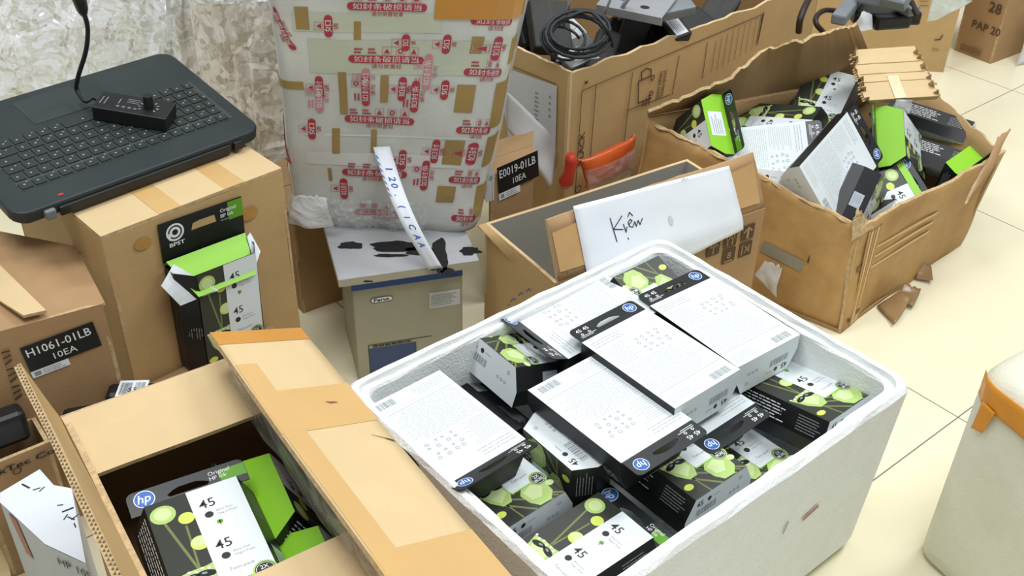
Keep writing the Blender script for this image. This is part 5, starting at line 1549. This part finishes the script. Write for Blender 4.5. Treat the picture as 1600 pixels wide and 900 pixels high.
# black adapter with white wrap label, in the gap behind the flap carton
def bar(label, name, px0, py0, px1, py1, z, wd, ht, m, cat, lab=False):
    p, q = at(px0, py0, z), at(px1, py1, z); d = (q - p).normalized(); s_ = V((-d.y, d.x, 0)); L = (q - p).length
    root = thing(name, label, cat, p - Z * ht); mb = MB(); mb.box(p - s_ * wd / 2 - Z * ht, d * L, s_ * wd, Z * ht, m, min(wd, ht) * .25); mb.build('housing', root)
    if lab:
        mb = MB(); o = p + d * (L * .22) - s_ * (wd / 2 + .0008) - Z * (ht + .0004)
        mb.box(o, d * (L * .52), s_ * (wd + .0016), Z * (ht + .0010), 'paper')
        S = Plane(o - s_ * 0 + Z * 0, d, Z); mb.rect(S, .002, .003, L * .48, ht * .9, 'silver_sticker', e=.0004)
        S2 = Plane(o + Z * (ht + .001), d, s_); mb.barcode(S2, .003, .003, L * .2, wd * .8, 'ink_dark', 3, .0004); mb.barcode(S2, L * .3, .003, L * .18, wd * .8, 'ink_mid', 5, .0004); mb.text(S2, '55', L * .2, wd * .3, .008, 'ink_dark', e=.0004)
        mb.build('wrap_label', root)
    return root


closed_carton('low_carton', 'low brown carton in the gap behind the flap carton, under the black devices', c0 - cy * .098 + cx * .012, cx, cy, .20, .09, .160, 'kraft_brown', 130)
bar('black device with white wrap label behind the flap carton', 'black_device', 165, 608, 252, 606, .208, .03, .046, 'black_plastic', 'device', True)
bar('flat black device lying left of the white labelled one', 'black_device', 95, 648, 165, 636, .203, .03, .042, 'black_plastic', 'device')
bar('dark grey block in the gap beside the left flap', 'grey_block', 88, 672, 108, 662, .212, .03, .042, 'dark_grey_plastic', 'block')

# box of black things and the papered box below the left flap
io = at(0, 722, .19)
root = thing('ink_supply_carton', 'low brown printed carton holding black parts under the left flap', 'carton', io + az(40) * .02)
mb = MB(); w0 = at(-40, 738, .19); w1 = at(78, 690, .19); wd_ = (w1 - w0).normalized(); wn_ = V((-wd_.y, wd_.x, 0)); w0 = g(w0, 0); w1 = g(w1, 0)
ii = [w0, w1, w1 + wn_ * .06, w0 + wn_ * .06]
for k in range(4): mb.sheet(quad(ii[k], ii[(k + 1) % 4], ii[(k + 1) % 4] + Z * .19, ii[k] + Z * .19, .001, 110 + k), 6, 4, .005, 'kraft_brown', 'kraft_inside', 'kraft_edge')
mb.sheet(quad(*[p + Z * .006 for p in ii]), 1, 1, .005, 'kraft_inside')
SI = Plane(w1 + Z * .19, wd_, Z); u, v = SI.pick(0, 738); mb.text(SI, 'InkTec Co', u - .016, v - .002, .008, 'ink_dark', e=.002, bold=.02, w_=.082)
u, v = SI.pick(26, 734); mb.ring(SI, u, v, .004, .0055, 'print_brown', .002, n=12)
mb.build('carton_body', root)
bar('black plastic part sticking out of the low printed carton', 'black_part', -60, 668, 34, 634, .236, .03, .044, 'black_plastic', 'part')

pq = [at(0, 770, .172), at(62, 733, .172), at(84, 758, .172), at(112, 763, .172), at(134, 880, .172), at(70, 850, .172), at(0, 785, .172)]
root = thing('papered_box', 'low box covered in creased white paper with handwriting, lower left corner', 'box', V((pq[0].x, pq[0].y, 0)))
mb = MB(); n = len(pq); low = [V((p.x, p.y, 0)) for p in pq]
mb.loft([low, [p - Z * .002 for p in pq]], 'paper_grey')
mbb = mb; mb = MB(); mb.add(pq, [tuple(range(n))], 'paper'); 
SQ = Plane(pq[0] , V((1, 0, 0)), V((0, 1, 0)))
for px, py, ln, an in ((35, 757, .012, -.5), (52, 766, .008, .5), (62, 768, .008, 1.2), (98, 800, .012, .6), (106, 808, .010, -.4), (112, 812, .010, 1.0), (100, 812, .008, 1.4), (116, 818, .007, -1.), (90, 790, .006, .2)):
    u, v = SQ.pick(px, py); mb.line(SQ, [(u, v), (u + ln * math.cos(an), v + ln * math.sin(an))], .0014 if ln < .012 else .0022, 'pen_black', e=.0006)
mb.build('paper_cover', root)
mb = mbb; SV = Plane(low[5] + (low[4] - low[5]) * 0, low[4] - low[5], Z)
u, v = SV.pick(88, 862); mb.text(SV, 'HP 105', u, v - .02, .012, 'pen_black', e=.0016, w_=.05)
SV2 = Plane(low[6], low[5] - low[6], Z); u, v = SV2.pick(14, 800); mb.poly(SV2, [(u, v), (u + .018, v), (u + .03, v - .06), (u + .014, v - .06)], 'red_soft', .0012)
mb.build('box_body', root)
mb = MB(); mb.tube(smooth_path([at(4, 822, .006), at(22, 838, .004), at(60, 868, .004), at(92, 890, .004), at(118, 920, .004)]), .0022, 'pack_tape', 6); tag(mb.build('cord_loop', None, at(22, 838, 0)), 'thin brown cord curving over the floor at the lower left corner', 'cord')
mb = MB(); mb.sheet(quad(at(-40, 905, .01), at(18, 905, .01), at(6, 845, .03), at(-40, 820, .03), .003, 6), 6, 6, .003, 'kraft_light', 'kraft', 'kraft_edge'); tag(mb.build('cardboard_piece', None, at(-10, 905, 0)), 'edge of brown cardboard sheet in the lower left corner', 'cardboard')
